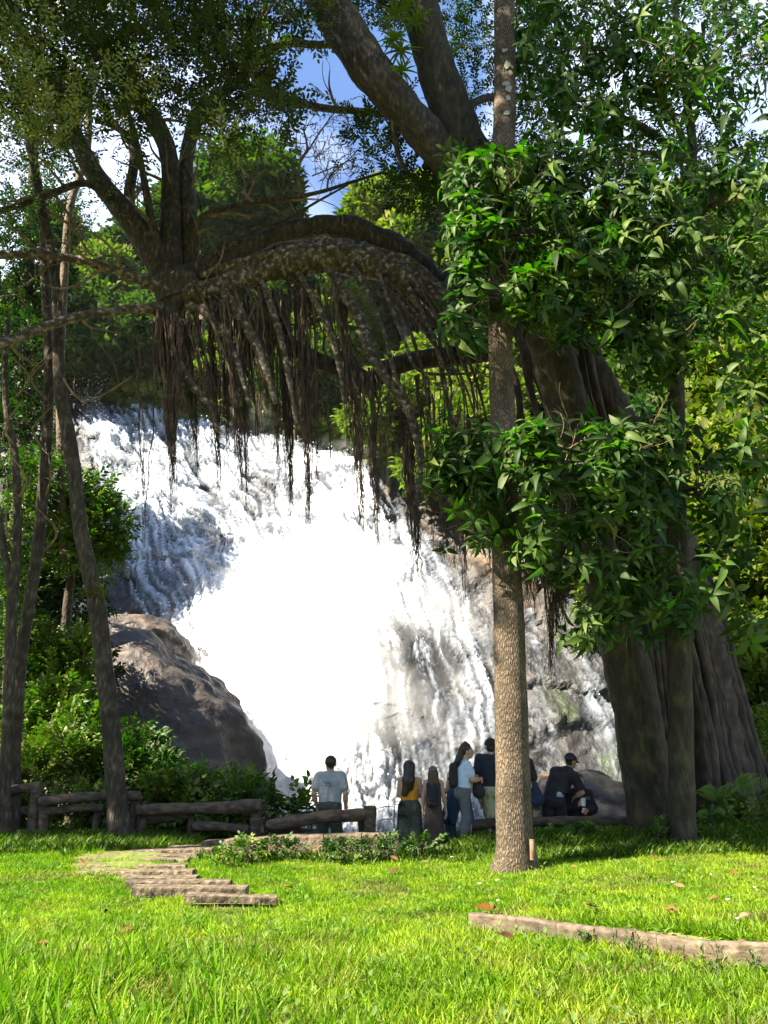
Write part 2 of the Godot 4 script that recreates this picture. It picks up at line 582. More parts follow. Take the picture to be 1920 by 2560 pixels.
func water():
	# running water: a sheet over the rock, torn where the rock shows through
	var st := FastNoiseLite.new()
	st.seed = 5
	st.noise_type = FastNoiseLite.TYPE_SIMPLEX_SMOOTH
	st.frequency = 1.0
	st.fractal_octaves = 4
	st.fractal_gain = 0.6
	var bl := FastNoiseLite.new()
	bl.seed = 9
	bl.noise_type = FastNoiseLite.TYPE_SIMPLEX_SMOOTH
	bl.frequency = 0.22
	bl.fractal_octaves = 5
	bl.fractal_gain = 0.55
	var gn := FastNoiseLite.new()
	gn.seed = 15
	gn.noise_type = FastNoiseLite.TYPE_SIMPLEX
	gn.frequency = 5.5
	gn.fractal_octaves = 3
	gn.fractal_gain = 0.8
	var step := 0.085
	var x0 := -20.5
	var y0 := -5.0
	var nx := 405
	var ny := 360
	var g := Geo.new()
	var id := PackedInt32Array()
	id.resize(nx * ny)
	id.fill(-1)
	var drops := []
	var out := Vector3(0, .57, .82)
	for j in ny:
		var y := y0 + j * step
		for i in nx:
			var x := x0 + i * step
			var cov := coverage(x, y)
			if cov <= 0.0:
				continue
			# flow leans to the right going down on the upper left
			var fx := x + (y - 12.0) * (0.4 * sm(4.0, -8.0, x) + .2) + 1.1 * nz.get_noise_2d(x * 2.0 + 30.0, y * 1.4)
			var b := bl.get_noise_2d(fx * 1.3, y * 0.5)
			var s := st.get_noise_2d(fx * 2.3 + .5 * b, y * 0.15)
			var gr := gn.get_noise_2d(fx * 1.2, y * 0.13)
			var core := .8 * glow(x, y, 800, 1580, 240) + 0.68 * glow(x, y, 740, 1890, 240) + 0.7 * glow(x, y, 880, 1220, 120)
			var thin := .42 * glow(x, y, 1000, 1640, 150) + .42 * glow(x, y, 990, 1850, 160) - 0.1 * glow(x, y, 360, 1300, 200) + 0.2 * glow(x, y, 310, 1530, 100) + .1 * glow(x, y, 560, 1250, 120) + .3 * glow(x, y, 690, 1240, 90)
			var a := cov * (0.52 + .95 * core) - thin + 0.62 * s + 0.26 * b + 0.24 * gr * (1.0 - minf(core, 1.0) * .6)
			a = pow(sm(0.0, 1.12, a), lerpf(1.55, 1.0, minf(core, 1.0)))
			id[j * nx + i] = g.v.size()
			var p := cliff_at(x, y)
			var lift := 0.12 + 1.1 * minf(core, 1.6) + b * (0.25 + 0.45 * minf(core, 1.2)) + 0.03 * s + 0.02 * gr + 0.4 * a
			p += out * maxf(lift, 0.06)
			g.v.append(p)
			var col := Color(.55, .64, .76).lerp(Color(.92, .93, .95), sm(0.1, 1.0, core + a * .5))
			col.a = a
			g.c.append(col)
			if a > 0.2 and rg.randf() < 0.09:
				drops.append(p + out * rnd(0.0, 0.5) * (0.4 + a) + Vector3(rnd(-.1, .1), rnd(-.1, .1), 0))
	g.n.resize(g.v.size())
	g.n.fill(out)
	for j in ny - 1:
		for i in nx - 1:
			var a := id[j * nx + i]
			var b := id[j * nx + i + 1]
			var c := id[(j + 1) * nx + i + 1]
			var d := id[(j + 1) * nx + i]
			if a < 0 or b < 0 or c < 0 or d < 0:
				continue
			g.quad(a, b, c, d)
			g.n[a] = ((g.v[b] - g.v[a]).cross(g.v[d] - g.v[a]).normalized() * .4 + out).normalized()
	var fall := thing("waterfall", "broad white waterfall pouring down the dark rock slope", "waterfall")
	tag(obj("water_sheet", g.mesh(), M.foam, fall), "", "", "", "stuff")
	# soft veils of spray that hang in front of the running water
	for layer in 2:
		var vg := Geo.new()
		var vs := 0.16
		var vx := 150
		var vy := 165
		for j in vy:
			for i in vx:
				var x := -13.0 + i * vs
				var y := -4.5 + j * vs
				var b := bl.get_noise_3d(x * 1.2, y * .8, 30.0 + layer * 40.0)
				var bb := bl.get_noise_3d(x * 3.2, y * 2.4, 70.0 + layer * 40.0)
				var core := .95 * glow(x, y, 780, 1580, 230) + .85 * glow(x, y, 720, 1900, 220) + .3 * glow(x, y, 860, 1240, 120) + .34 * glow(x, y, 1080, 1900, 130) + .2 * glow(x, y, 430, 1330, 230) + .3 * glow(x, y, 1120, 1620, 100) + .1 * glow(x, y, 620, 1180, 160) 
				var a := sm(.12, 1.25, core + .4 * b + .22 * bb) * .5 * sm(-.1, .8, core + .5 * b) * sm(-.3, .3, coverage(x, y))
				var p := cliff_at(x, y) - out * relief(x, y) * .4
				vg.v.append(p + out * (1.7 + layer * .8 + b * .7))
				vg.n.append((out + Vector3(bb, b, 0) * .25).normalized())
				vg.c.append(Color(.93, .94, .95, a))
		for j in vy - 1:
			for i in vx - 1:
				var a := j * vx + i
				if vg.c[a].a + vg.c[a + 1].a + vg.c[a + vx].a + vg.c[a + vx + 1].a > 0.01:
					vg.quad(a, a + 1, a + vx + 1, a + vx)
		tag(obj("spray_veil", vg.mesh(), M.foam, fall), "", "", "", "stuff")
	# a plume of spray thrown up at the left end of the crest
	for i in 250:
		var q := pow(rg.randf(), 1.6)
		var a := rnd(-1, 1)
		drops.append(P(228 + a * (24 + 50 * q), 1010 - q * 100 + rnd(-8, 8), 47.5 + rnd(-1, 1)))
	var dm := SphereMesh.new()
	dm.radius = 0.5
	dm.height = 1.0
	dm.radial_segments = 5
	dm.rings = 2
	var xs := []
	for p in drops:
		var r := rnd(0.02, 0.055)
		xs.append(Transform3D(Basis().scaled(Vector3(r, r * rnd(1.0, 2.2), r)), p))
	many("spray_drops", dm, M.drop, xs, [Color.WHITE], fall)
	fall.set_meta("kind", "stuff")
	var rv := PlaneMesh.new()
	rv.size = Vector2(34, 16)
	var wm := flat(C3(.25, .3, .3), 0.15)
	var o := obj("river", rv, wm)
	o.position = Vector3(2, -3.4, -25)
	tag(o, "foaming river pool at the foot of the falls", "river", "", "structure")
	if MIST:
		mist()

const MIST := true
func mist():
	puff(Vector3(-4, 22, -41), Vector3(70, 60, 30), HAZE, "thin bluish haze in the valley of the falls", true)

const HAZE := 0.00025
func puff(at: Vector3, size: Vector3, dens: float, label: String, box: bool):
	var f := FogVolume.new()
	f.name = numbered("mist")
	f.shape = RenderingServer.FOG_VOLUME_SHAPE_BOX if box else RenderingServer.FOG_VOLUME_SHAPE_ELLIPSOID
	f.size = size
	f.position = at
	var fm := FogMaterial.new()
	fm.density = dens
	fm.albedo = Color(.93, .97, 1)
	f.material = fm
	add_child(f)
	tag(f, label, "mist", "", "stuff")

# a slab of bare rock: a dome given by its centre, its half axes and its turn
func dome(called: String, label: String, c: Vector3, ax: Vector3, turn: float, col: Color, band: Color, bands: float, off: float):
	var g := Geo.new()
	var nu := 150
	var nv := 75
	var bs := Basis(Vector3.UP, turn)
	for j in nv + 1:
		for i in nu:
			var a := TAU * i / nu
			var b := PI * 0.5 * (1.0 - float(j) / nv * 1.25)
			var dir := Vector3(cos(a) * cos(b), sin(b), sin(a) * cos(b))
			var q := dir * 3.0 + Vector3(off, off * .7, 0)
			var r := 1.0 + 0.13 * nz.get_noise_3dv(q * 4.0) + 0.03 * nb.get_noise_3dv(q * .8)
			var p := c + bs * (dir * ax * r)
			var lay := p.y * 1.7 + 0.35 * p.x + 0.8 * nz.get_noise_3dv(p * 5.0)
			var stp := lay - floorf(lay)
			p += bs * (dir * Vector3(1, .3, 1)) * 0.11 * (sm(0.0, .3, stp) - stp)
			g.v.append(p)
			g.n.append(dir)
			var t := sm(.3, .75, stp) * sm(-.3, .3, nf.get_noise_3dv(p * 4.0)) * bands
			g.c.append(col.lerp(band, t))
	g.n = smooth_grid(g.v, nu, nv + 1, true, c)
	for j in nv:
		for i in nu:
			var i2 := (i + 1) % nu
			g.quad(j * nu + i, j * nu + i2, (j + 1) * nu + i2, (j + 1) * nu + i)
	return tag(obj(called, g.mesh(), M.rock), label, "rock")

func smooth_grid(v: PackedVector3Array, nu: int, nv: int, wrap: bool, c: Vector3) -> PackedVector3Array:
	var n := PackedVector3Array()
	n.resize(v.size())
	for j in nv:
		for i in nu:
			var a := v[j * nu + (i + 1) % nu] - v[j * nu + (i + nu - 1) % nu]
			var b := v[mini(j + 1, nv - 1) * nu + i] - v[maxi(j - 1, 0) * nu + i]
			var q := a.cross(b).normalized()
			if q.dot(v[j * nu + i] - c) < 0.0:
				q = -q
			n[j * nu + i] = q if q.length() > .5 else Vector3.UP
	return n

func outcrop():
	dome("rock_outcrop", "big smooth grey rock left of the falls with water sliding off its edge", P(150, 2100, 25.5) + Vector3(0, 0, -1.5), Vector3(6.3, 6.35, 4.6), 0.0, C3(.06, .05, .045), C3(.13, .1, .075), .7, 3.0)
	dome("rock_ledge", "brown cracked rock ledge left of the falls above the big grey rock", P(310, 1640, 29.5), Vector3(2.4, 1.5, 2.6), -0.2, C3(.055, .045, .04), C3(.17, .125, .085), .8, 11.0)
	dome("banded_rock", "low rounded rock with pale tan bands under the thin stream at right", P(1440, 2060, 21.5) + Vector3(0, -.3, 0), Vector3(2.0, 1.55, 1.8), 0.0, C3(.09, .07, .055), C3(.34, .24, .14), 1.0, 23.0)
# ---- leaf shapes shared by the crowns
func spray_mesh(count: int, L: float, W: float, twig: float, spread: float, droop: float, segs: int) -> ArrayMesh:
	var g := Geo.new()
	for i in count:
		var t := float(i + 1) / count
		var side := 1.0 if i % 2 == 0 else -1.0
		var at := Vector3(0, -0.15 * twig * t * t, twig * t)
		var dir := Vector3(side * spread * rnd(.7, 1.2), rnd(-.25, .35), rnd(.4, 1.0))
		if i == count - 1:
			dir = Vector3(0, -.2, 1)
		g.leaf(Transform3D(look(dir, Vector3(rnd(-.4, .4), 1, 0)), at), L * rnd(.75, 1.15), W * rnd(.8, 1.15), droop * rnd(.4, 1.5), rnd(.1, .45), segs)
		g.tint(Color.WHITE * rnd(.65, 1.35))
	return g.mesh()

func whorl_mesh(count: int, L: float, W: float, droop: float, segs: int) -> ArrayMesh:
	var g := Geo.new()
	for i in count:
		var a := TAU * i * 0.382 + rnd(-.2, .2)
		var el := lerpf(-.15, 1.0, float(i) / count) + rnd(-.15, .15)
		var dir := Vector3(cos(a) * cos(el), sin(a) * cos(el), sin(el) + .2)
		g.leaf(Transform3D(look(dir, Vector3(0, 0, 1)), dir * 0.025 + Vector3(0, 0, i * .012)), L * rnd(.7, 1.1), W * rnd(.85, 1.1), droop * rnd(.5, 1.4), rnd(.12, .4), segs, .8)
		g.tint(Color.WHITE * rnd(.65, 1.35))
	return g.mesh()

func clump_mesh(count: int, R: float, L: float, W: float) -> ArrayMesh:
	var g := Geo.new()
	for i in count:
		var d := rdir()
		d.y = absf(d.y) * .7 + d.y * .3
		g.leaf(Transform3D(look(d + rdir() * .8, Vector3.UP + rdir() * .5), d * R * rnd(.3, 1.0)), L * rnd(.7, 1.2), W * rnd(.8, 1.2), rnd(.1, .6), .2, 2)
		g.tint(Color.WHITE * rnd(.55, 1.4))
	return g.mesh()

func greens(base: Array, n := 24, vary := 0.3) -> Array:
	var out := []
	for i in n:
		var c: Color = base[rg.randi() % base.size()]
		var k := 1.0 + rnd(-vary, vary)
		out.append(Color(c.r * k * rnd(.85, 1.15), c.g * k, c.b * k * rnd(.8, 1.2)))
	return out

# points through a cloud of ellipsoids given in photograph pixels [u, v, ru, rv, depth, half depth, count]
func cloud(blobs: Array, gate := -0.25, up := 0.6, gfreq := 9.0) -> Array:
	var xs := []
	for b in blobs:
		var s := px(b[1], b[4])
		var c := P(b[0], b[1], b[4])
		var k := 0
		var tries := 0
		while k < int(b[6]) and tries < int(b[6]) * 6:
			tries += 1
			var d := rdir() * pow(rg.randf(), .4)
			var p: Vector3 = c + Vector3(d.x * b[2] * s, d.y * b[3] * s, d.z * b[5])
			if nz.get_noise_3dv(p * gfreq) < gate:
				continue
			k += 1
			var out := (d * Vector3(1, 1, 1) + rdir() * .7 + Vector3(0, up, 0.15)).normalized()
			xs.append(Transform3D(look(out, Vector3.UP + rdir() * .6, rnd(-.6, .6)).scaled(Vector3.ONE * rnd(.75, 1.25)), p))
	return xs

func limb(called: String, rows: Array, parent: Node, m: Material, sides := 10, rough := 0.12, per := 6, lob := [0.0, 5.0, 0.0], noise: FastNoiseLite = null) -> MeshInstance3D:
	var g := Geo.new()
	var s := spline(rows_at(rows), per)
	g.tube(s[0], s[1], sides, rough, noise if noise else nb, lob)
	return obj(called, g.mesh(), m, parent)

# thin wandering twigs that leave a path; returns their ends
func twigs(g: Geo, path: PackedVector3Array, rad: PackedFloat32Array, n: int, L: float, depth: int, ends: Array, bend := 0.5, from := 0.15, lift := 0.25):
	for i in n:
		var t := int(rnd(from, 1.0) * (path.size() - 1))
		var p := path[t]
		var along := (path[mini(t + 1, path.size() - 1)] - path[maxi(t - 1, 0)]).normalized()
		var d := (along * .6 + rdir() + Vector3(0, lift, 0)).normalized()
		var r := minf(rad[t] * .55, .03 * L + .004)
		var pts := []
		var ln := L * rnd(.5, 1.2)
		var seg := 5
		for k in seg + 1:
			pts.append([p, maxf(r * (1.0 - .8 * k / seg), .006)])
			p += d * ln / seg
			d = (d + rdir() * bend * .5 + Vector3(0, .06, 0)).normalized()
		var s := spline(pts, 2)
		g.tube(s[0], s[1], 4 if r < .02 else 6, 0.0, null, [0.0, 5.0, 0.0], false)
		ends.append([s[0][s[0].size() - 1], d])
		if depth > 0:
			twigs(g, s[0], s[1], 3, L * .5, depth - 1, ends, bend, .3, lift)

func trees():
	rg.seed = 21
	fig()
	leaning()
	big_leaf()
	tall()
	left_trees()
	far_trees()

func tall():
	var t := thing("tall_trunk_tree", "tall straight tree with pale scaly bark beside the man in khaki shorts", "tree", P(1287, 2150, 12.0))
	limb("trunk", [[1290, 2185, 12, 150], [1289, 2155, 12, 116], [1287, 2120, 12, 98], [1284, 2040, 12, 90], [1277, 1700, 12, 80], [1268, 1400, 12, 73], [1262, 1200, 12, 67], [1255, 1000, 12, 62], [1250, 800, 12, 60], [1255, 500, 12, 58], [1262, 250, 12, 55], [1261, 0, 12, 51], [1259, -400, 12, 46], [1250, -900, 12, 40]], t, M.bark_tall, 56, .07, 20, [.02, 3.0, 1.0])
	# pale lichen patches on its bark
	var lich := flat(C3(.27, .27, .23), .95)
	for q in [[1264, 185, 10, 14], [1272, 205, 7, 8], [1262, 232, 11, 9], [1268, 245, 8, 12], [1266, 268, 7, 9], [1263, 305, 8, 9], [1276, 190, 5, 6], [1258, 150, 8, 7], [1255, 470, 9, 10], [1272, 1150, 8, 16]]:
		var sp := px(q[1], 12.0)
		var c := P(1266.0 if q[1] < 600 else 1262.0 + (q[1] - 1000.0) * .02, q[1], 12.0)
		var r: float = (28.5 if q[1] < 600 else lerpf(31.0, 42.0, (q[1] - 1000.0) / 900.0)) * sp
		var dx: float = clampf((P(q[0], q[1], 12.0).x - c.x) / r, -.8, .8)
		var g := Geo.new()
		var a0 := asin(dx)
		var n := 14
		for i in n + 1:
			var th := TAU * i / n
			var k := 0.0 if i == n else rnd(.6, 1.15)
			var a: float = a0 + cos(th) * q[2] * sp / r * k
			var dir := Vector3(sin(a), 0, cos(a))
			g.v.append(c + dir * r * 1.055 + Vector3(0, sin(th) * q[3] * sp * k, 0))
			g.n.append(dir)
		for i in n:
			g.ix.append_array(PackedInt32Array([n, i, (i + 1) % n]))
		obj("lichen", g.mesh(), lich, t)
	# a broken stub and a thin fallen stick at its foot
	limb("stub", [[1331, 2150, 11.75, 13], [1331, 2125, 11.75, 15], [1330, 2098, 11.76, 16]], t, M.twig, 8, .2, 3)
	# a crown above the picture
	var xs := cloud([[1250, -700, 200, 250, 12, 2.5, 500]], -.5)
	many("crown", leaf_sm, M.leaf_small, xs, greens([C3(.035, .07, .012)]), t)

var leaf_sm: ArrayMesh
var leaf_bg: ArrayMesh
var leaf_cl: ArrayMesh
var leaf_bu: ArrayMesh
var leaf_ty: ArrayMesh

func fig():
	leaf_sm = spray_mesh(11, .105, .046, .34, 1.0, .35, 3)
	leaf_bg = whorl_mesh(7, .25, .095, 1.0, 5)
	leaf_cl = clump_mesh(16, .6, .42, .22)
	leaf_bu = spray_mesh(9, .15, .075, .4, 1.0, .5, 3)
	leaf_ty = spray_mesh(7, .085, .034, .26, .9, .5, 3)
	var t := thing("strangler_fig_tree", "old strangler fig with buttress roots, an arched limb and curtains of aerial roots", "tree", P(1810, 2055, 16.2))
	limb("trunk", [[1800, 2110, 16.2, 190], [1800, 2030, 16.2, 165], [1785, 1900, 16.2, 150], [1755, 1700, 16.2, 140], [1715, 1500, 16.2, 122], [1655, 1300, 16.2, 115], [1590, 1150, 16.1, 108], [1510, 1000, 16, 100], [1425, 850, 15.8, 96], [1330, 765, 15.6, 112], [1190, 735, 15.4, 100], [1110, 715, 15.3, 88]], t, M.bark_root, 40, .3, 10, [.08, 7.0, 0.4])
	# roots that wrap the trunk and spread at its foot
	var foot := [[1640, 2085, 15.5], [1690, 2070, 15.3], [1712, 2082, 15.1], [1735, 2078, 15.0], [1752, 2090, 14.9], [1772, 2082, 14.8], [1792, 2095, 14.7], [1812, 2085, 14.7], [1835, 2092, 14.8], [1856, 2080, 15.0], [1880, 2088, 15.2], [1903, 2075, 15.4], [1930, 2082, 15.7], [1955, 2075, 16.0], [1985, 2080, 16.2], [1670, 2070, 15.7]]
	for i in foot.size():
		var f: Array = foot[i]
		var k := float(i) / foot.size()
		var mu: float = lerpf(1665, 1850, clampf((f[0] - 1640.0) / 330.0, 0, 1))
		var j := rnd(-12, 12)
		limb("buttress_root", [[f[0] + (f[0] - 1790) * .22, f[1] + 12, f[2] - .15, 14], [f[0], f[1] - 8, f[2], 30], [lerpf(f[0], mu, .35) + j, 1990 + rnd(-14, 14), f[2] + .25, 33], [lerpf(f[0], mu, .7), 1880, f[2] + .5, 32], [mu - 12 + j, 1720, f[2] + .6, 28], [mu - 62 + j, 1520, f[2] + .5, 24], [mu - 130, 1330, f[2] + .5, 20], [mu - 190 - j, 1180, f[2] + .6, 16]], t, M.bark_root, 14, .4, 9)
	# roots that run down its left side, seen between the two trunks in front
	for i in 5:
		limb("hanging_root", [[1600 + i * 22, 1480 + i * 10, 15.4, 20], [1622 + i * 16, 1620, 15.3, 24], [1640 + i * 14, 1760, 15.2, 22], [1662 + i * 9, 1900, 15.2, 20], [1668 + i * 10, 2070, 15.2, 22]], t, M.bark_root, 8, .25, 5)
	# dark lattice roots higher up
	for i in 7:
		var o := rnd(-30, 30)
		limb("hanging_root", [[1180 + i * 52 + o, 700 + i * 26, 15.2, 26], [1240 + i * 45 + o, 820 + i * 24, 15, 24], [1290 + i * 40, 960 + i * 30, 15, 20], [1330 + i * 42 + o, 1120 + i * 30, 15, 18], [1360 + i * 48, 1300 + i * 30, 15.1, 15]], t, M.bark_root, 8, .3, 5)
	# the arch: a dark limb above, a pale swollen one below
	limb("arched_limb", [[1330, 800, 15.5, 90], [1200, 770, 15.3, 76], [1110, 725, 15.2, 66], [1040, 660, 15.2, 66], [960, 608, 15.1, 64], [880, 576, 15, 60], [800, 566, 15, 54], [710, 582, 15, 48], [610, 622, 15, 46], [530, 672, 15, 54], [450, 705, 15, 74]], t, M.bark_dark, 26, .45, 10)
	limb("arched_limb", [[1150, 790, 15.05, 66], [1060, 722, 14.95, 72], [970, 672, 14.85, 76], [870, 642, 14.8, 82], [780, 640, 14.75, 86], [695, 660, 14.75, 72], [620, 690, 14.8, 58], [560, 716, 14.85, 58], [500, 730, 14.9, 66], [430, 732, 15, 84]], t, M.bark_fig, 30, .6, 12)
	limb("ridge_root", [[500, 690, 14.7, 16], [600, 655, 14.6, 20], [720, 628, 14.5, 22], [850, 622, 14.5, 24], [960, 632, 14.6, 24], [1030, 660, 14.7, 26], [1100, 720, 14.8, 24]], t, M.bark_fig, 9, .35, 6)
	limb("burl", [[490, 705, 15, 84], [445, 725, 14.95, 92], [424, 770, 14.95, 66], [416, 830, 15, 30]], t, M.bark_dark, 14, .35, 5)
	# limbs that rise from the left end of the arch
	var up := [
		[[440, 760, 15, 100], [402, 665, 15, 72], [345, 575, 15, 62], [289, 503, 15, 54], [231, 428, 15, 48], [191, 347, 15, 42], [165, 290, 15, 36], [110, 170, 14.8, 30], [40, 50, 14.6, 26], [-30, -60, 14.4, 22]],
		[[440, 740, 15, 76], [428, 608, 15.1, 56], [428, 492, 15.2, 50], [425, 405, 15.2, 46], [399, 324, 15.2, 46], [347, 249, 15.2, 46], [280, 162, 15.1, 44], [222, 81, 15, 42], [174, -20, 14.9, 40], [120, -160, 14.8, 30]],
		[[455, 735, 15.1, 60], [475, 640, 15.2, 42], [470, 500, 15.3, 38], [465, 400, 15.4, 36], [498, 284, 15.4, 34], [556, 231, 15.4, 30], [625, 168, 15.3, 26], [683, 118, 15.2, 22], [725, 108, 15.1, 20], [800, 112, 14.8, 18], [870, 108, 14.5, 17]],
		[[470, 720, 15, 40], [486, 620, 14.9, 22], [500, 550, 14.8, 20], [579, 518, 14.7, 18], [637, 505, 14.6, 16], [718, 495, 14.5, 13], [800, 480, 14.4, 10], [880, 455, 14.4, 8], [960, 430, 14.4, 6]],
		[[498, 300, 15.4, 24], [560, 225, 15.2, 26], [602, 212, 15, 24], [660, 231, 14.9, 22], [741, 255, 14.8, 20], [822, 272, 14.6, 18], [937, 281, 14.4, 15], [985, 300, 14.3, 12]],
		[[410, 720, 14.9, 54], [330, 690, 14.6, 24], [245, 662, 14.4, 22], [150, 643, 14.2, 22], [60, 637, 14, 20], [-60, 640, 13.8, 20]],
		[[420, 770, 14.9, 44], [340, 772, 14.6, 24], [231, 784, 14.3, 22], [116, 816, 14, 24], [50, 842, 13.8, 25], [-60, 880, 13.5, 26]],
		[[290, 505, 15, 34], [214, 458, 14.7, 18], [104, 495, 14.4, 16], [0, 527, 14.2, 16], [-60, 545, 14, 15]],
		[[345, 575, 15, 40], [322, 500, 15.2, 28], [333, 420, 15.3, 24], [330, 360, 15.4, 20], [290, 318, 15.4, 16], [240, 300, 15.4, 14]],
		[[402, 665, 15, 50], [380, 560, 14.8, 22], [360, 450, 14.8, 18], [345, 370, 14.8, 16], [320, 280, 14.8, 13], [300, 180, 14.8, 10], [310, 80, 14.8, 8]],
		[[556, 231, 15.4, 20], [600, 150, 15.4, 18], [640, 90, 15.3, 16], [662, 20, 15.2, 16], [660, -60, 15, 14]],
		[[480, 690, 14.9, 22], [560, 610, 14.7, 12], [640, 572, 14.6, 10], [720, 545, 14.6, 8], [800, 500, 14.6, 6], [870, 462, 14.6, 4]],
	]
	var ends := []
	for i in up.size():
		var o := limb("limb", up[i], t, M.bark_dark if i != 5 and i != 6 else M.bark_fig, 12, .14, 6)
		var s := spline(rows_at(up[i]), 4)
		var g := Geo.new()
		twigs(g, s[0], s[1], 8 if i < 3 else 6, 1.4, 1, ends, .7)
		if g.v.size():
			tag(obj("twig", g.mesh(), M.twig, o), "", "", "", "stuff")
	# the bare branchlet in the gap of sky
	var g2 := Geo.new()
	var e2 := []
	for rows in [[[752, 480, 14.5, 9], [745, 445, 14.5, 7], [752, 400, 14.5, 7], [768, 370, 14.5, 6], [758, 320, 14.5, 4]], [[765, 385, 14.5, 5], [800, 330, 14.5, 4], [845, 270, 14.5, 3]], [[818, 478, 14.5, 6], [825, 440, 14.5, 5], [870, 400, 14.5, 3], [900, 370, 14.5, 2]], [[780, 440, 14.5, 4], [830, 420, 14.5, 3], [890, 395, 14.5, 2]]]:
		var s := spline(rows_at(rows), 4)
		g2.tube(s[0], s[1], 5)
		twigs(g2, s[0], s[1], 8, .7, 2, e2, .6, .2, .1)
	tag(obj("bare_branchlet", g2.mesh(), M.twig, t), "", "", "", "stuff")
	# the log that hangs under the arch
	limb("low_limb", [[690, 850, 15.6, 30], [735, 868, 15.6, 44], [800, 905, 15.5, 40], [870, 930, 15.5, 46], [930, 955, 15.4, 50], [960, 925, 15.4, 46], [1040, 900, 15.4, 46], [1130, 890, 15.5, 50], [1260, 870, 15.6, 60]], t, M.bark_dark, 12, .2, 5)
	# thick pale roots under the arch
	for rows in [
		[[820, 660, 14.75, 24.8], [865, 740, 14.7, 27.3], [900, 800, 14.7, 28.5], [925, 880, 14.7, 27.3], [975, 960, 14.7, 26], [1020, 1020, 14.7, 23.6], [1045, 1110, 14.7, 21.1], [1050, 1180, 14.7, 16.1], [1042, 1260, 14.7, 9.9]],
		[[745, 680, 14.7, 14.9], [785, 750, 14.6, 13.6], [820, 820, 14.6, 14.9], [845, 900, 14.6, 13.6], [862, 1010, 14.7, 9.9]],
		[[655, 705, 14.7, 14.9], [680, 770, 14.6, 16.1], [706, 860, 14.6, 16.1], [726, 960, 14.6, 13.6], [742, 1060, 14.7, 11.2]],
		[[940, 660, 14.6, 11.2], [975, 760, 14.5, 9.9], [1010, 850, 14.5, 9.3], [1045, 925, 14.6, 8.1], [1130, 935, 14.8, 7.4], [1200, 930, 15, 6.2]],
		[[560, 730, 14.75, 28.5], [600, 790, 14.7, 27.3], [640, 860, 14.7, 23.6], [668, 930, 14.7, 18.6], [690, 1010, 14.8, 12.4]],
		[[470, 760, 14.8, 27.3], [520, 790, 14.7, 21.1], [570, 850, 14.7, 17.4], [600, 930, 14.7, 14.9], [625, 1020, 14.8, 11.2]],
		[[420, 800, 14.9, 24.8], [430, 870, 14.8, 24.8], [470, 950, 14.8, 21.1], [520, 1010, 14.8, 14.9], [545, 1080, 14.8, 8.7]],
		[[400, 800, 14.8, 16.1], [405, 900, 14.8, 14.9], [425, 1000, 14.8, 13.6], [432, 1080, 14.8, 8.7]],
		[[1000, 680, 14.7, 13.6], [1060, 790, 14.7, 12.4], [1100, 900, 14.8, 11.2], [1120, 1010, 14.9, 8.7]],
		[[880, 660, 14.6, 13.6], [915, 720, 14.5, 12.4], [960, 830, 14.5, 11.2], [985, 930, 14.5, 9.9], [1020, 1000, 14.6, 7.4]],
	]:
		limb("thick_root", rows, t, M.bark_fig, 10, .35, 6, [.15, 4.0, 1.0])
	for i in 30:
		var u := rnd(430, 1090)
		var v0 := 690.0 + 40.0 * absf(u - 760.0) / 300.0
		var ln := rnd(150, 430)
		var lean := rnd(20, 190)
		var dd := rnd(14.55, 15.2)
		var w := rnd(3.5, 12)
		limb("slanting_root", [[u, v0 - 20, dd, w * 1.2], [u + lean * .45 + rnd(-10, 10), v0 + ln * .25, dd - .05, w], [u + lean * .8 + rnd(-12, 12), v0 + ln * .55, dd, w * .8], [u + lean, v0 + ln * .85, dd, w * .55], [u + lean * 1.03, v0 + ln * 1.1, dd, w * .25]], t, M.aerial if i % 3 else M.bark_fig, 7, .35, 5)
	# curtains of aerial roots: [u, top v, u at the end, end v, strands]
	var cur := []
	for q in [[415, 790, 430, 1270, 16], [440, 800, 436, 1230, 13], [470, 800, 494, 1210, 12], [505, 800, 535, 1120, 10], [530, 780, 548, 1235, 13], [560, 770, 572, 1180, 8], [580, 760, 606, 1250, 12], [610, 750, 618, 1270, 9], [640, 740, 655, 1110, 8], [680, 740, 697, 1240, 12], [700, 740, 716, 1220, 10], [720, 740, 728, 1290, 15], [750, 730, 758, 1170, 8], [770, 730, 772, 1340, 15], [800, 730, 795, 1260, 6], [820, 730, 822, 1000, 5], [850, 740, 868, 1080, 4], [870, 760, 878, 1200, 4], [890, 900, 908, 1360, 12], [905, 940, 905, 1180, 6], [935, 940, 945, 1390, 12], [960, 930, 965, 1140, 3], [1000, 900, 1012, 1240, 4], [1040, 1100, 1046, 1450, 13], [1020, 1100, 1028, 1380, 10], [1080, 950, 1082, 1400, 4], [1110, 1000, 1113, 1440, 4], [1135, 1000, 1134, 1475, 6], [1160, 1050, 1164, 1520, 11], [1220, 1100, 1228, 1440, 7], [1376, 1320, 1380, 1700, 13], [1415, 1330, 1392, 1600, 12], [1425, 1340, 1408, 1560, 9], [1318, 1330, 1322, 1490, 5], [1342, 1330, 1336, 1550, 5], [370, 840, 362, 1390, 5], [383, 800, 392, 960, 7], [450, 800, 456, 1050, 10], [600, 800, 590, 1060, 9], [665, 780, 668, 1050, 8], [1200, 900, 1208, 1300, 3], [1060, 930, 1066, 1240, 3]]:
		var g := Geo.new()
		var d := rnd(14.6, 15.4)
		if q[0] > 1300:
			d = 14.6
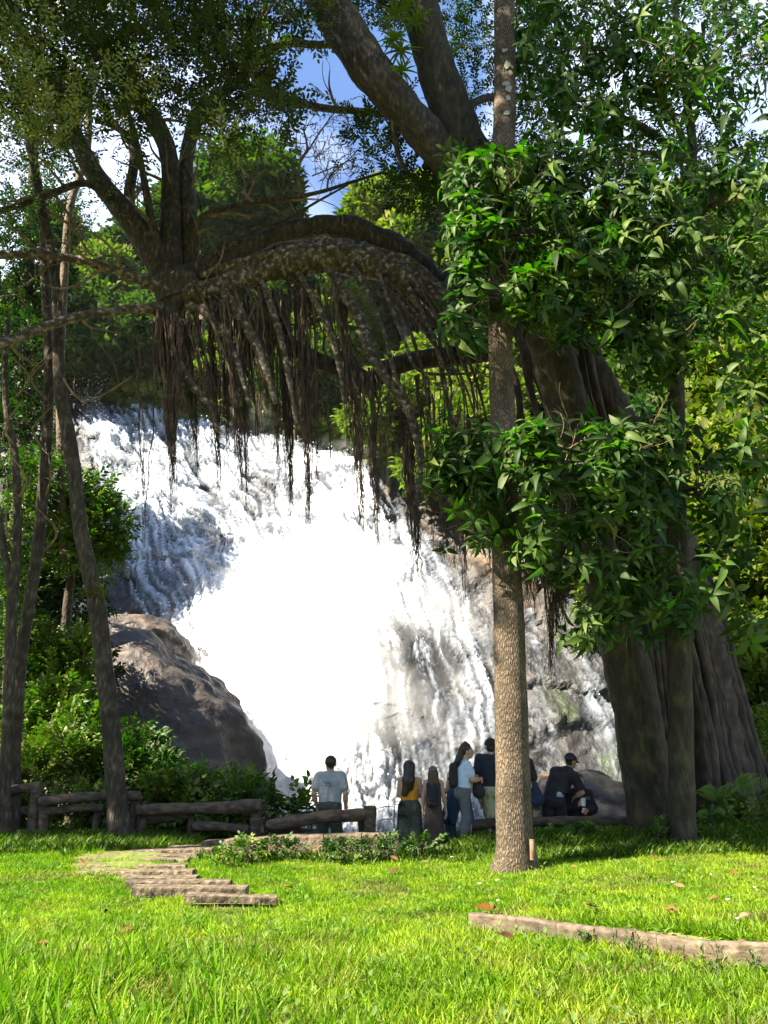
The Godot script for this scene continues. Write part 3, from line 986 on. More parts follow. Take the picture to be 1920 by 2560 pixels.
		for k in int(q[4] * 1.25):
			var off := rnd(-22, 22)
			var wob := rnd(3.0, 11.0)
			var slant := rnd(-6, 26)
			var du := rnd(-.25, .25)
			var vv: float = q[1] + rnd(-20, 20)
			var ve: float = lerpf(q[1], q[3], rnd(.6, 1.0))
			var pts := []
			var n := 9
			var r0 := rnd(.15, 1.0)
			r0 = .006 + .03 * r0 * r0
			for i in n + 1:
				var f := float(i) / n
				var tight := lerpf(1.0, .42, sm(0.0, .6, f)) * lerpf(1.0, .3, sm(.55, 1.0, f))
				var u: float = lerpf(q[0], q[2], f) + off * tight + rnd(-wob, wob) * (1.0 - .5 * f) * (1.0 if i > 0 else 0.0) - slant * (1.0 - f)
				pts.append([P(u, lerpf(vv, ve, f), d + du * tight), lerpf(r0, .0045, pow(f, .7))])
			var s := spline(pts, 2)
			g.tube(s[0], s[1], 5, 0.0, null, [0.0, 5.0, 0.0], false)
			# hair at the ends
			for h in 7:
				var at: Vector3 = s[0][int(rnd(.45, .98) * (s[0].size() - 1))]
				var hp := []
				for i in 4:
					hp.append([at, .0035])
					at += Vector3(rnd(-.05, .05), -rnd(.08, .17), rnd(-.04, .04))
				var s2 := spline(hp, 1)
				g.tube(s2[0], s2[1], 3, 0.0, null, [0.0, 5.0, 0.0], false)
		obj("aerial_root", g.mesh(), M.aerial, t)
	# crown of small leaves, upper left
	var blobs := [[60, 60, 190, 110, 11.42, 1.6, 275], [250, 60, 170, 90, 11.69, 1.6, 275], [430, 70, 150, 100, 11.69, 1.5, 301], [570, 60, 130, 90, 11.83, 1.5, 275], [520, 170, 140, 90, 11.72, 1.3, 225], [400, 210, 120, 90, 11.59, 1.3, 167], [600, 250, 120, 70, 11.67, 1.0, 167], [690, 215, 60, 60, 11.56, 0.8, 50], [250, 190, 120, 80, 11.42, 1.3, 167], [90, 200, 130, 80, 11.21, 1.2, 192], [60, 300, 120, 60, 11.1, 1.0, 141], [180, 330, 110, 60, 11.21, 0.9, 91], [690, 310, 60, 40, 11.56, 0.6, 41], [560, 330, 70, 40, 11.56, 0.7, 50], [760, 40, 60, 60, 11.34, 0.7, 58], [690, 20, 70, 40, 11.56, 0.8, 75], [300, 300, 60, 60, 11.42, 0.8, 50], [840, 260, 30, 20, 11.34, 0.3, 7]]
	var xs := cloud(blobs, -.12)
	for e in ends:
		if rg.randf() < .34 and e[0].y > 13.0:
			xs.append(Transform3D(look(e[1], Vector3.UP, rnd(-1, 1)), e[0]))
	many("crown", leaf_sm, M.leaf_small, xs, greens([C3(.03, .05, .011), C3(.04, .062, .014), C3(.07, .085, .024)]), t)
	# more of the crown, above the picture
	xs = cloud([[-100, -250, 500, 220, 12.6, 1.4, 2200], [500, -220, 350, 180, 12.8, 1.4, 1700], [750, -400, 300, 160, 12.6, 1.2, 900], [-350, 150, 260, 350, 12.6, 1.4, 1500]], -.2)
	for e in [[Vector3(-5, 20.6, -9.8), Vector3(4.2, 2.0, 2.0), 1700], [Vector3(-7.5, 18.2, -12.4), Vector3(3.4, 1.9, 1.3), 1500], [Vector3(0, 21.5, -11.5), Vector3(3.0, 1.8, 2.0), 900]]:
		for i in int(e[2]):
			var d := rdir() * pow(rg.randf(), .45)
			xs.append(Transform3D(look(d + Vector3(0, .6, 0) + rdir() * .4, Vector3.UP + rdir() * .4).scaled(Vector3.ONE * rnd(1.1, 1.7)), e[0] + d * e[1]))
	many("upper_crown", leaf_sm, M.leaf_small, xs, greens([C3(.04, .075, .015), C3(.06, .09, .02)]), t)
	# pale yellowish sprigs in the light
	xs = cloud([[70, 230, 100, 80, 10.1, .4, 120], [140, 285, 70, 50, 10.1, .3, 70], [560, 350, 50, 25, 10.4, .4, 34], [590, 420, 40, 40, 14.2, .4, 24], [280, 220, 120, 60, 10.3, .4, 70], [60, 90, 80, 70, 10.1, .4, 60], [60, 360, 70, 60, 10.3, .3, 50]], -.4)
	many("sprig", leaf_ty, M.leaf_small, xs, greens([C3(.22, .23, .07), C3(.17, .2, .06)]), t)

func leaning():
	var t := thing("leaning_tree", "massive dark tree leaning left, between the pale tall trunk and the slim mossy trunk", "tree", P(1632, 2080, 14.3))
	limb("trunk", [[1656, 2125, 14.3, 180.6], [1646, 2085, 14.3, 144.5], [1634, 2030, 14.3, 129], [1610, 1880, 14.3, 118.7], [1575.25, 1700, 14.3, 111.8], [1544.35, 1580, 14.3, 106.6], [1493, 1400, 14.2, 99.8], [1451.5, 1200, 14.1, 96.3], [1410, 1000, 14, 108], [1372, 850, 13.9, 104], [1325, 700, 13.8, 106], [1262, 560, 13.6, 112], [1200, 440, 13.5, 120], [1150, 340, 13.4, 112], [1108, 220, 13.3, 102], [1065, 80, 13.2, 92], [1030, -60, 13.1, 84], [980, -250, 13, 70]], t, M.bark_moss, 72, .13, 20, [.03, 4.0, 0.0])
	limb("limb", [[1250, 560, 13.5, 90], [1190, 475, 13.3, 94], [1105, 385, 13.2, 88], [1020, 285, 13.1, 92], [942, 195, 13, 98], [872, 90, 12.9, 104], [805, -20, 12.8, 104], [730, -150, 12.7, 90]], t, M.bark_dark, 44, .16, 14)
	limb("limb", [[1110, 330, 13.3, 40], [1180, 260, 14, 20], [1250, 240, 14.6, 18], [1340, 245, 15, 14]], t, M.bark_dark, 8, .1, 5)
	limb("limb", [[985, 300, 13.1, 20], [1000, 400, 13.5, 12], [1060, 470, 13.8, 10], [1120, 490, 14, 9]], t, M.bark_dark, 7, .1, 5)
	# dark crown behind the trunks
	var xs := cloud([[1220, 60, 110, 90, 15.5, .8, 190], [1190, 240, 70, 100, 15.5, .6, 120], [1330, 130, 100, 160, 15.5, 1, 220], [1290, 370, 90, 90, 15.5, .8, 130], [930, 340, 60, 50, 14, .5, 80], [960, 400, 50, 40, 14, .5, 50], [1030, 470, 70, 40, 14, .5, 90], [1080, 520, 60, 40, 14, .5, 60], [900, 20, 70, 50, 14, .6, 90], [1010, 30, 50, 60, 14.5, .5, 60], [1480, 120, 200, 160, 16, 1.2, 300], [1780, 120, 200, 150, 16, 1.2, 300], [1650, 400, 280, 160, 16, 1.2, 330], [1840, 500, 120, 200, 16, 1, 200], [1450, 480, 200, 120, 16, 1, 200], [1620, 700, 220, 140, 16.4, 1, 200], [1000, -150, 400, 120, 14.5, 2.5, 700], [1600, -200, 400, 200, 15, 3, 900]], -.15)
	many("crown", leaf_sm, M.leaf_small, xs, greens([C3(.03, .06, .012), C3(.04, .075, .016)]), t)
	# strap-leaved plants that sit on the limb
	for q in [[985, 40, 12.6, .5, "largest strap-leaved plant perched on the thick limb"], [1010, 20, 12.6, .4, "strap-leaved plant topmost on the thick limb"], [1000, 130, 12.6, .42, "yellow strap-leaved plant below its neighbours on the limb"], [985, 100, 12.5, .4, "strap-leaved plant in the middle of the row on the limb"], [1005, 180, 12.6, .36, "lowest strap-leaved plant on the thick limb"], [1040, 55, 12.6, .45, "strap-leaved plant rightmost on the thick limb"]]:
		var e := thing("strap_leaf_plant", q[4], "plant", P(q[0], q[1], q[2]), "strap-leaved plants perched on the limb")
		var g := Geo.new()
		for i in 16:
			var a := TAU * i / 16.0 + rnd(-.2, .2)
			g.leaf(Transform3D(look(Vector3(cos(a), rnd(.3, 1.2), sin(a)))), q[3] * rnd(.7, 1.1), .05, rnd(.5, 1.0), .3, 5, .6)
		g.tint(C3(.16, .2, .035))
		e.set_meta("local", true)
		obj("leaf_rosette", g.mesh(), M.leaf_big, e)

func big_leaf():
	var t := thing("broad_leaved_tree", "slim mossy tree whose broad glossy leaves in whorls fill the right side", "tree", P(1705, 2100, 13.4))
	limb("trunk", [[1706, 2150, 13.4, 104], [1706, 2108, 13.4, 80], [1705, 2060, 13.4, 67.2], [1703, 1900, 13.4, 62.4], [1697, 1600, 13.4, 57.6], [1692, 1400, 13.4, 52.8], [1690, 1200, 13.4, 48], [1690, 1000, 13.4, 41.6], [1690, 850, 13.4, 38.4], [1695, 650, 13.4, 32], [1720, 500, 13.4, 27.2], [1730, 350, 13.4, 22.4], [1700, 150, 13.4, 17.6], [1680, -50, 13.4, 12.8]], t, M.bark_moss, 40, .1, 14, [.02, 3.0, 0.5])
	var blobs := [[1420, 120, 150, 120, 12.4, .9, 84], [1560, 60, 120, 90, 12.6, .8, 54], [1420, 260, 120, 90, 12.2, .8, 60], [1640, 240, 170, 110, 12.6, .9, 84], [1800, 200, 150, 160, 12.8, .9, 72], [1520, 470, 200, 90, 12, .9, 108], [1340, 420, 100, 60, 11.8, .7, 42], [1240, 480, 110, 80, 11.4, .6, 66], [1215, 590, 80, 95, 11.4, .6, 56], [1300, 590, 110, 90, 11.3, .6, 72], [1420, 640, 150, 120, 11.7, .8, 96], [1580, 560, 150, 90, 12, .8, 72], [1650, 680, 170, 110, 12, .8, 84], [1830, 480, 120, 130, 12.4, .8, 66], [1850, 680, 100, 130, 12, .8, 46], [1195, 730, 70, 80, 11.4, .5, 34], [1260, 740, 100, 60, 11.2, .5, 48], [1165, 830, 50, 40, 11.4, .4, 12], [1380, 780, 60, 70, 11.8, .5, 24], [1520, 800, 140, 90, 12.2, .6, 54], [1720, 840, 110, 90, 12, .6, 54], [1870, 880, 60, 60, 12, .5, 8], [1640, 900, 100, 60, 12.2, .5, 18], [1160, 1130, 90, 60, 11.4, .5, 42], [1130, 1220, 60, 70, 11.4, .4, 30], [1210, 1280, 50, 60, 11.6, .4, 18], [1400, 1120, 110, 60, 11.2, .5, 48], [1350, 1190, 70, 60, 11.2, .4, 30], [1500, 1190, 110, 80, 11.4, .6, 48], [1600, 1110, 90, 70, 11.6, .5, 34], [1520, 1310, 110, 70, 11.6, .5, 38], [1360, 1320, 50, 60, 11.3, .3, 18], [1330, 1400, 40, 36, 11.3, .3, 9], [1430, 1420, 60, 40, 11.5, .3, 14], [1600, 1440, 110, 70, 11.8, .5, 36], [1760, 1250, 90, 100, 12.6, .6, 30], [1830, 1380, 60, 100, 12.8, .6, 16], [1760, 1500, 70, 60, 12.8, .5, 16], [1860, 1580, 40, 60, 13, .4, 8], [1500, 1560, 70, 40, 11.8, .4, 15], [1450, 1615, 40, 30, 11.8, .25, 9], [1670, 1570, 70, 50, 12.2, .4, 12], [1620, 1290, 80, 60, 11.8, .4, 24], [1860, 1130, 60, 60, 13, .4, 15], [1290, 1160, 26, 50, 11.1, .2, 0]]
	# limbs and twigs that reach the leaf masses
	var hubs := [[1690, 640, 13.4], [1690, 900, 13.4], [1690, 1250, 13.4], [1725, 400, 13.4], [1700, 200, 13.4]]
	var ends := []
	for b in blobs:
		if b[6] < 24:
			continue
		var h: Array = hubs[0]
		for q in hubs:
			if absf(q[1] - b[1] - 80) < absf(h[1] - b[1] - 80):
				h = q
		var mu := lerpf(h[0], b[0], .5)
		var mv := lerpf(h[1], b[1], .5) - 30
		var o := limb("limb", [[h[0], h[1], h[2], 22], [mu, mv, lerpf(h[2], b[4], .5), 14], [b[0], b[1], b[4], 7]], t, M.bark_dark, 7, .1, 5)
		var s := spline(rows_at([[mu, mv, lerpf(h[2], b[4], .5), 12], [b[0], b[1], b[4], 7]]), 6)
		var g := Geo.new()
		twigs(g, s[0], s[1], 5, 1.0, 1, ends, .5)
		tag(obj("twig", g.mesh(), M.twig, o), "", "", "", "stuff")
	for b in blobs:
		b[6] *= 1.15
		b[2] *= 1.2
		b[3] *= 1.2
	var xs := cloud(blobs, -.2, .35, 6.0)
	# the loose curtain of leaves between the masses
	for i in 2600:
		var u := rnd(1110, 1960)
		var v := rnd(-40, 1560)
		if v < 350 and u < 1290:
			continue
		if v > 880 and v < 1040 and u < 1560:
			continue
		if v > 700 and (u < 1110 or (u > 1200 and u < 1330 and v > 800)):
			continue
		if v > 1380 and u < 1500:
			continue
		if v > 1000 and u > 1700 and rg.randf() < .8:
			continue
		if v > 620 and v < 1000 and u > 1440 and rg.randf() < .55:
			continue
		if v > 640 and v < 900 and u > 1330 and u < 1480 and rg.randf() < .7:
			continue
		var p := P(u, v, rnd(11.2, 13.3))
		if nz.get_noise_3dv(p * 13.0) < .02:
			continue
		xs.append(Transform3D(look((rdir() * .6 + Vector3(0, .1, .5)).normalized()), p))
	var out := []
	for x in xs:
		var z: Vector3 = x.basis.z
		out.append(Transform3D(look((z * .9 + Vector3(0, -.05, .25)).normalized(), Vector3.UP, rnd(0, TAU)).scaled(Vector3.ONE * rnd(.55, 1.2)), x.origin))
	var pal := greens([C3(.042, .088, .016), C3(.06, .115, .022), C3(.1, .165, .03), C3(.034, .068, .02), C3(.13, .17, .045)])
	var kinds := [leaf_bg, whorl_mesh(5, .24, .085, .8, 5), whorl_mesh(4, .3, .11, 1.2, 5), whorl_mesh(9, .2, .08, .9, 4)]
	var lots := [[], [], [], []]
	for x in out:
		lots[rg.randi() % 4].append(x)
	for i in 4:
		many("crown", kinds[i], M.leaf_big, lots[i], pal, t)
	# the leaves nearest to the eye, one by one
	var shapes := []
	for i in 4:
		var g := Geo.new()
		g.leaf(Transform3D(), .27, .105, rnd(.35, .9), rnd(.15, .4), 6, .8)
		g.tint(pal[i * 3])
		shapes.append(g.mesh())
	out.sort_custom(func(p, q): return p.origin.z > q.origin.z)
	var made := 0
	var k := 0
	while made < 296 and k < out.size():
		var x: Transform3D = out[k]
		k += 3
		for i in 4:
			var a := TAU * i / 4.0 + rnd(0, .8)
			var dir := (x.basis.z.normalized() * .35 + Vector3(cos(a), .1, sin(a))).normalized()
			var o := obj("leaf", shapes[rg.randi() % 4], M.leaf_big, t)
			o.transform = Transform3D(look(dir), x.origin + dir * .03 - t.position + Vector3(0, .04, .1))
			made += 1

func left_trees():
	var t := thing("slender_tree", "slender dark tree with a bent trunk in front of the log fence at left", "tree", P(300, 2070, 14.6))
	limb("trunk", [[302, 2105, 14.6, 100], [298, 2070, 14.6, 62], [292, 2010, 14.6, 50], [285, 1900, 14.6, 47], [270, 1750, 14.6, 45], [255, 1620, 14.6, 43], [243, 1520, 14.6, 46], [238, 1490, 14.6, 40], [222, 1420, 14.6, 38], [200, 1310, 14.6, 36], [188, 1200, 14.6, 34], [172, 1090, 14.6, 34], [154, 1000, 14.6, 33], [147, 920, 14.6, 28], [143, 760, 14.6, 25], [130, 640, 14.6, 24], [104, 520, 14.6, 23], [84, 400, 14.6, 21], [70, 280, 14.6, 19], [60, 120, 14.6, 16], [40, -60, 14.6, 12]], t, M.bark_dark, 16, .12, 6)
	var g := Geo.new()
	var ends := []
	for rows in [[[147, 930, 14.6, 8], [200, 1000, 14.4, 5], [262, 985, 14.2, 4], [330, 940, 14.1, 3]], [[140, 790, 14.6, 9], [160, 700, 14.5, 7], [170, 600, 14.4, 6], [180, 500, 14.4, 4]], [[100, 520, 14.6, 10], [170, 560, 14.4, 7], [230, 640, 14.4, 5]], [[130, 660, 14.6, 9], [80, 700, 14.4, 6], [20, 740, 14.4, 5]]]:
		var s := spline(rows_at(rows), 4)
		g.tube(s[0], s[1], 6)
		twigs(g, s[0], s[1], 5, .9, 0, ends, .8)
	tag(obj("twig", g.mesh(), M.twig, t), "", "", "", "stuff")
	var xs := cloud([[110, 420, 110, 90, 14, .7, 60], [40, 560, 60, 120, 14, .6, 50], [250, 480, 100, 80, 14.4, .6, 40]], -.3)
	many("sprig", leaf_ty, M.leaf_small, xs, greens([C3(.11, .14, .04), C3(.07, .1, .03)]), t)
	# a mossy tuft on its knee
	var kn := thing("moss_tuft", "yellow moss and fern tuft on the knee of the slender trunk", "moss", P(250, 1480, 14.45))
	kn.set_meta("local", true)
	var gm := Geo.new()
	for i in 90:
		gm.leaf(Transform3D(look(rdir() + Vector3(0, .7, 0)), rdir() * .1), rnd(.06, .16), .025, .5, .2, 3)
	for i in 3:
		gm.leaf(Transform3D(look(Vector3(-1, .4 - i * .35, .2)), Vector3(-.1, 0, 0)), .42 - i * .08, .09, .3, .3, 5)
	gm.tint(C3(.2, .19, .02))
	obj("moss", gm.mesh(), M.leaf_small, kn)
	var rows2 := [
		["thin_dark_tree", "straight dark thin tree second from the left edge of the lawn", [[30, 2075, 15.2, 50], [34, 1900, 15.2, 34], [50, 1670, 15.2, 30], [73, 1511, 15.2, 29], [92, 1385, 15.2, 28], [108, 1227, 15.2, 27], [117, 1100, 15.2, 26], [122, 900, 15.2, 23], [112, 700, 15.2, 20], [100, 500, 15.2, 18], [60, 300, 15.2, 14], [40, 80, 15.2, 10]]],
		["forked_tree", "rough forked tree at the left edge of the lawn", [[8, 2090, 14.8, 44], [12, 1950, 14.8, 30], [20, 1800, 14.8, 28], [27, 1600, 14.8, 27], [32, 1480, 14.8, 26], [42, 1385, 14.8, 22], [44, 1258, 14.8, 20], [36, 1132, 14.8, 19], [22, 1060, 14.8, 17], [12, 950, 14.8, 14], [20, 800, 14.8, 12]]],
	]
	for r in rows2:
		var q := thing(r[0], r[1], "tree", P(r[2][0][0], 2070, r[2][0][2]))
		limb("trunk", r[2], q, M.bark_dark, 12, .14, 6)
		if r[0] == "forked_tree":
			limb("fork", [[32, 1490, 14.8, 24], [14, 1400, 14.8, 18], [4, 1330, 14.8, 16], [-12, 1230, 14.8, 14], [-30, 1050, 14.8, 12]], q, M.bark_dark, 10, .14, 5)
		var g3 := Geo.new()
		var e3 := []
		for k in 4:
			var u0: float = r[2][5][0]
			var s := spline(rows_at([[u0, 1380 - k * 130, r[2][5][2], 7], [u0 + rnd(-30, 40), 1330 - k * 130, r[2][5][2] - .2, 5], [u0 + rnd(-40, 60), 1260 - k * 130, r[2][5][2] - .3, 3]]), 4)
			g3.tube(s[0], s[1], 6)
			twigs(g3, s[0], s[1], 4, .8, 0, e3, 1.2)
		tag(obj("twig", g3.mesh(), M.twig, q), "", "", "", "stuff")
	# trees wrapped in creeper behind the fence at left
	var ivy := [
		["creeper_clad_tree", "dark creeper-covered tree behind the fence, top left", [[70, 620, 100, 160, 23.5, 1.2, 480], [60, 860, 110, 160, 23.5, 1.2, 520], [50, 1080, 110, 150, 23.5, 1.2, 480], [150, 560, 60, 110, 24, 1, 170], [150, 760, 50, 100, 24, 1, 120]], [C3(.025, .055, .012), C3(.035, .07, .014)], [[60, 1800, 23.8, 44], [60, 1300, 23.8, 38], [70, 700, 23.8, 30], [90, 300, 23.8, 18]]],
		["broad_shrub", "rounded bright green shrub hanging over the left edge of the falls", [[215, 1250, 60, 50, 19.6, .7, 170], [268, 1310, 46, 50, 19.6, .6, 130], [190, 1370, 80, 70, 19.6, .8, 240], [140, 1290, 50, 70, 19.6, .7, 170], [250, 1390, 44, 44, 19.7, .5, 90]], [C3(.1, .17, .025), C3(.07, .13, .02), C3(.14, .19, .03)], [[150, 1800, 20.2, 30], [170, 1500, 20.2, 22], [200, 1300, 19.8, 12]]],
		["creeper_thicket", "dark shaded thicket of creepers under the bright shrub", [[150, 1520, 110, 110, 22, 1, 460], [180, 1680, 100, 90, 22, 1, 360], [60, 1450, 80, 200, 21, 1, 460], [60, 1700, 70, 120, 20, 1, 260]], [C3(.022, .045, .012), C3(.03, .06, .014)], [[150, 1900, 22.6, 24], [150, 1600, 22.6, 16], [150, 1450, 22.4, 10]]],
		["wayside_creeper", "sunlit creeper at the left edge above the fence", [[20, 1300, 60, 160, 18.5, .6, 200], [20, 1560, 50, 120, 18.5, .6, 120], [110, 1180, 40, 60, 19, .5, 70]], [C3(.1, .15, .03), C3(.07, .12, .025)], [[10, 1950, 18.9, 16], [15, 1500, 18.9, 12], [20, 1200, 18.8, 8]]],
	]
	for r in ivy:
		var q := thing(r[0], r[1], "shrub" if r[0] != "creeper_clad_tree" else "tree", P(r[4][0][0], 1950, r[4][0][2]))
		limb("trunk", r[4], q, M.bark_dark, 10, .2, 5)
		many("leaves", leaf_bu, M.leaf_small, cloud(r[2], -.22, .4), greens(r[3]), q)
	# a pale distant trunk
	var pt := thing("pale_trunk_tree", "thin pale grey tree standing behind the dark limbs at upper left", "tree", P(160, 1100, 19))
	limb("trunk", [[160, 1400, 19, 20], [150, 1000, 19, 20], [160, 700, 19, 20], [175, 520, 19, 18], [215, 390, 19, 18], [222, 300, 19, 17], [225, 200, 19, 14], [230, 60, 19, 12]], pt, M.stone, 10, .06, 5)
	many("crown", leaf_sm, M.leaf_small, cloud([[230, 60, 120, 90, 19, 1.5, 200], [130, 420, 110, 120, 20, 1.2, 170]], -.2), greens([C3(.05, .085, .02)]), pt)
	# trees beyond the left edge, whose shade falls on the fence and the visitors
	for q in SHADE:
		var st := thing("roadside_tree", q[7], "tree", Vector3(q[0] - q[8], hgt(q[0] - q[8], q[1]), q[1]), "trees outside the left edge")
		st.set_meta("local", true)
		var gg := Geo.new()
		var s := spline([[Vector3(0, -.3, 0), .24], [Vector3(.1 + q[8] * .08, q[2] * .6, 0), .17], [Vector3(q[8], q[2], 0), .07]], 4)
		gg.tube(s[0], s[1], 9, .1, nf)
		obj("trunk", gg.mesh(), M.bark_dark, st)
		var xs3 := []
		for i in int(q[6]):
			var d := rdir() * pow(rg.randf(), .45)
			xs3.append(Transform3D(look(d + Vector3(0, .6, 0) + rdir() * .4, Vector3.UP + rdir() * .4).scaled(Vector3.ONE * rnd(1.2, 1.9)), Vector3(q[8], q[2], 0) + d * Vector3(q[3], q[4], q[5])))
		many("crown", leaf_sm, M.leaf_small, xs3, greens([C3(.04, .08, .015)]), st)

# x, z, height of the crown, its half axes, sprays
var SHADE := [[-11.4, -12.0, 9.0, 2.9, 3.3, 1.0, 1300, "leafy tree just outside the left edge, level with the fence", 2.0], [-9.3, -8.1, 17.2, 2.7, 2.7, 1.3, 1600, "tall tree over the lawn's left side, crown above the picture", 8.0], [-14.2, -8.9, 16.8, 3.4, 2.9, 1.3, 1700, "tall tree left of the lawn, crown above and outside the picture", 5.0]]

func far_trees():
	rg.seed = 77
	# one crown of each of three kinds, then copies of it down the slope
	var protos := []
	for k in 3:
		var xs := []
		var balls := []
		for i in 13:
			var d := rdir()
			balls.append([Vector3(d.x * 2.0, 2.2 + d.y * 1.7, d.z * 2.0), rnd(.9, 1.6)])
		for b in balls:
			for i in 52:
				var d := rdir() * pow(rg.randf(), .3)
				if d.y < -.55:
					continue
				xs.append(Transform3D(look(d + rdir() * .5 + Vector3(0, .3, 0)).scaled(Vector3.ONE * rnd(.7, 1.15)), b[0] + d * b[1]))
		var pal: Array = [[C3(.16, .2, .038), C3(.2, .225, .042)], [C3(.07, .115, .033), C3(.09, .135, .036)], [C3(.22, .245, .055), C3(.17, .215, .042)]][k]
		var root := Node3D.new()
		root.set_meta("local", true)
		many("crown", leaf_cl, M.leaf_far, xs, greens(pal, 40, .35), root)
		var g := Geo.new()
		var s := spline([[Vector3(0, -4, 0), .2], [Vector3(.15, 0, .1), .15], [Vector3(-.1, 2.2, 0), .08]], 4)
		g.tube(s[0], s[1], 7, .1, nf)
		for i in 5:
			var b: Array = balls[i]
			var s2 := spline([[Vector3(0, .3 + i * .25, 0), .09], [b[0] * .5 + Vector3(0, .2, 0), .06], [b[0], .02]], 3)
			g.tube(s2[0], s2[1], 5)
		obj("trunk", g.mesh(), M.stone, root)
		protos.append(root)
	var looks := ["yellow-green tree", "deep green tree", "pale lime tree"]
	# [u, v of the crown, scale, kind]
	var spots := []
	var rows := [[900, 1120, 1.0], [780, 1020, 1.05], [640, 900, 1.15], [560, 760, 1.25], [500, 620, 1.35]]
	# forest on the slope above the falls, lower rows first
	for r in 12:
		var n := 10
		for i in n:
			var u := 180.0 + i * 195.0 + (r % 2) * 98.0 + rnd(-35, 35)
			# where the edge of the rock runs below this column
			var edge := lerpf(955.0, 1100.0, sm(200, 760, u)) if u < 760 else lerpf(1100.0, 1600.0, sm(760, 1600, u))
			var v := edge - 62.0 - r * 112.0 + rnd(-24, 24)
			if v < (570.0 if u > 780.0 else (650.0 if u > 560.0 else 560.0)):
				continue
			spots.append([u, v, rnd(.8, 1.2), rg.randi() % 3, r, i])
	var where := ["at the left end of the falls", "above the left part of the falls", "above the middle of the falls", "beyond the hanging roots", "right of the hanging roots", "behind the tall scaly trunk", "between the tall and the leaning trunk", "behind the leaning trunk", "right of the mossy trunk", "at the right edge"]
	var tier := ["lowest row", "second row", "third row", "fourth row", "fifth row", "sixth row", "seventh row", "eighth row", "ninth row", "tenth row", "eleventh row", "top row"]
	for s in spots:
		var c := cx(s[0], s[1])
		var p := cliff_at(c.x, c.y)
		var o: Node3D = protos[s[3]].duplicate()
		o.name = numbered("forest_tree")
		add_child(o)
		o.position = p + Vector3(0, -1.2 * s[2], 1.5)
		o.rotation.y = rnd(0, TAU)
		o.scale = Vector3.ONE * s[2] * 1.15
		tag(o, "%s %s, %s up the slope" % [looks[s[3]], where[s[5]], tier[s[4]]], "tree", "forest trees on the slope")
	# bushes and creepers that cover the slope between the trees
	var bx := []
	var bc := []
	for i in 9000:
		var x := rnd(-28, 19)
		var y := rnd(2, 43)
		if y < rim_at(x) + .5:
			continue
		var p := cliff_at(x, y) + Vector3(0, .57, .82) * rnd(.1, .7)
		bx.append(Transform3D(look(Vector3(0, .57, .82) + rdir() * .8).scaled(Vector3.ONE * rnd(.8, 1.7)), p))
		var n := nz.get_noise_2d(x * 3.0, y * 3.0)
		bc.append(Color(.15, .21, .04).lerp(Color(.26, .28, .055), sm(-.3, .3, n)) * rnd(.75, 1.25))
	tag(many("slope_undergrowth", leaf_cl, M.leaf_far, bx, bc), "sunlit undergrowth and creepers covering the slope above the falls", "undergrowth", "", "stuff")
	# nearer, sunlit trees on the right and the blue-green one beyond the sky gap
	var k := 0
	for q in [[1850, 1130, 26, 1.0, 0], [1790, 1260, 27, .9, 2], [1900, 1290, 24, .9, 2], [1860, 1450, 23, .85, 0], [1930, 1560, 22, .9, 0], [1800, 1560, 26, .8, 0], [1880, 1680, 23, .7, 2], [1640, 1080, 32, 1.0, 1], [1760, 960, 34, 1.2, 1], [1900, 930, 34, 1.1, 0], [1560, 960, 38, 1.2, 1], [1930, 1800, 21, .6, 0], [1820, 1780, 25, .7, 2], [1680, 1240, 36, 1.0, 1], [610, 530, 47, 1.4, 1], [520, 600, 48, 1.3, 1], [-120, 900, 35, 1.2, 1], [1010, 590, 50, 1.3, 2], [1130, 640, 50, 1.5, 0], [170, 850, 46, 1.2, 1], [1050, 640, 50, 1.3, 2], [1250, 700, 48, 1.4, 1], [1400, 720, 46, 1.4, 1]]:
		var o: Node3D = protos[q[4]].duplicate()
		o.name = numbered("forest_tree")
		add_child(o)
		o.position = P(q[0], q[1], q[2]) - Vector3(0, 2.2 * q[3], 0)
		o.rotation.y = rnd(0, TAU)
		o.scale = Vector3.ONE * q[3] * 1.1
		var wh := "on the sunny right bank" if q[0] > 1500 else ("high on the slope" if q[0] > 450 else "on the shaded left ridge")
		k += 1
		tag(o, "%s %s%s" % [looks[q[4]], "" if q[0] > 1500 else wh + ", ", ORD[k - 1]], "tree", "forest trees on the slope")
	for p in protos:
		p.free()

const ORD := ["right of the fig, level with the white core", "right of the fig, level with the white core", "at the picture's right edge, level with the white core", "right of the fig, below the broad leaves", "at the picture's right edge, below the broad leaves", "right of the fig, below the broad leaves, farther", "at the picture's right edge, just over the bushes", "behind the slim mossy trunk, level with the falls' top", "between the fig and the right edge, level with the falls' top", "at the picture's right edge, level with the falls' top", "behind the slim mossy trunk, level with the falls' top, farther", "at the picture's right edge, just over the bushes", "right of the fig, just over the bushes", "behind the slim mossy trunk, level with the white core", "left of the sky gap, high up", "left of the sky gap, high up, farther", "behind the creeper-clad tree, high up", "beside the creeper-clad tree, high up", "behind the creeper-clad tree, above the falls' top", "cut by the left edge, high up", "beside the creeper-clad tree, above the falls' top", "behind the creeper-clad tree, above the falls' top, farther", "cut by the left edge, above the falls' top", "right of the sky gap, high up", "right of the sky gap, high up", "beside the creeper-clad tree, above the falls' top, farther", "right of the sky gap, high up, farther", "right of the sky gap, above the falls' top", "right of the sky gap, above the falls' top, farther"]
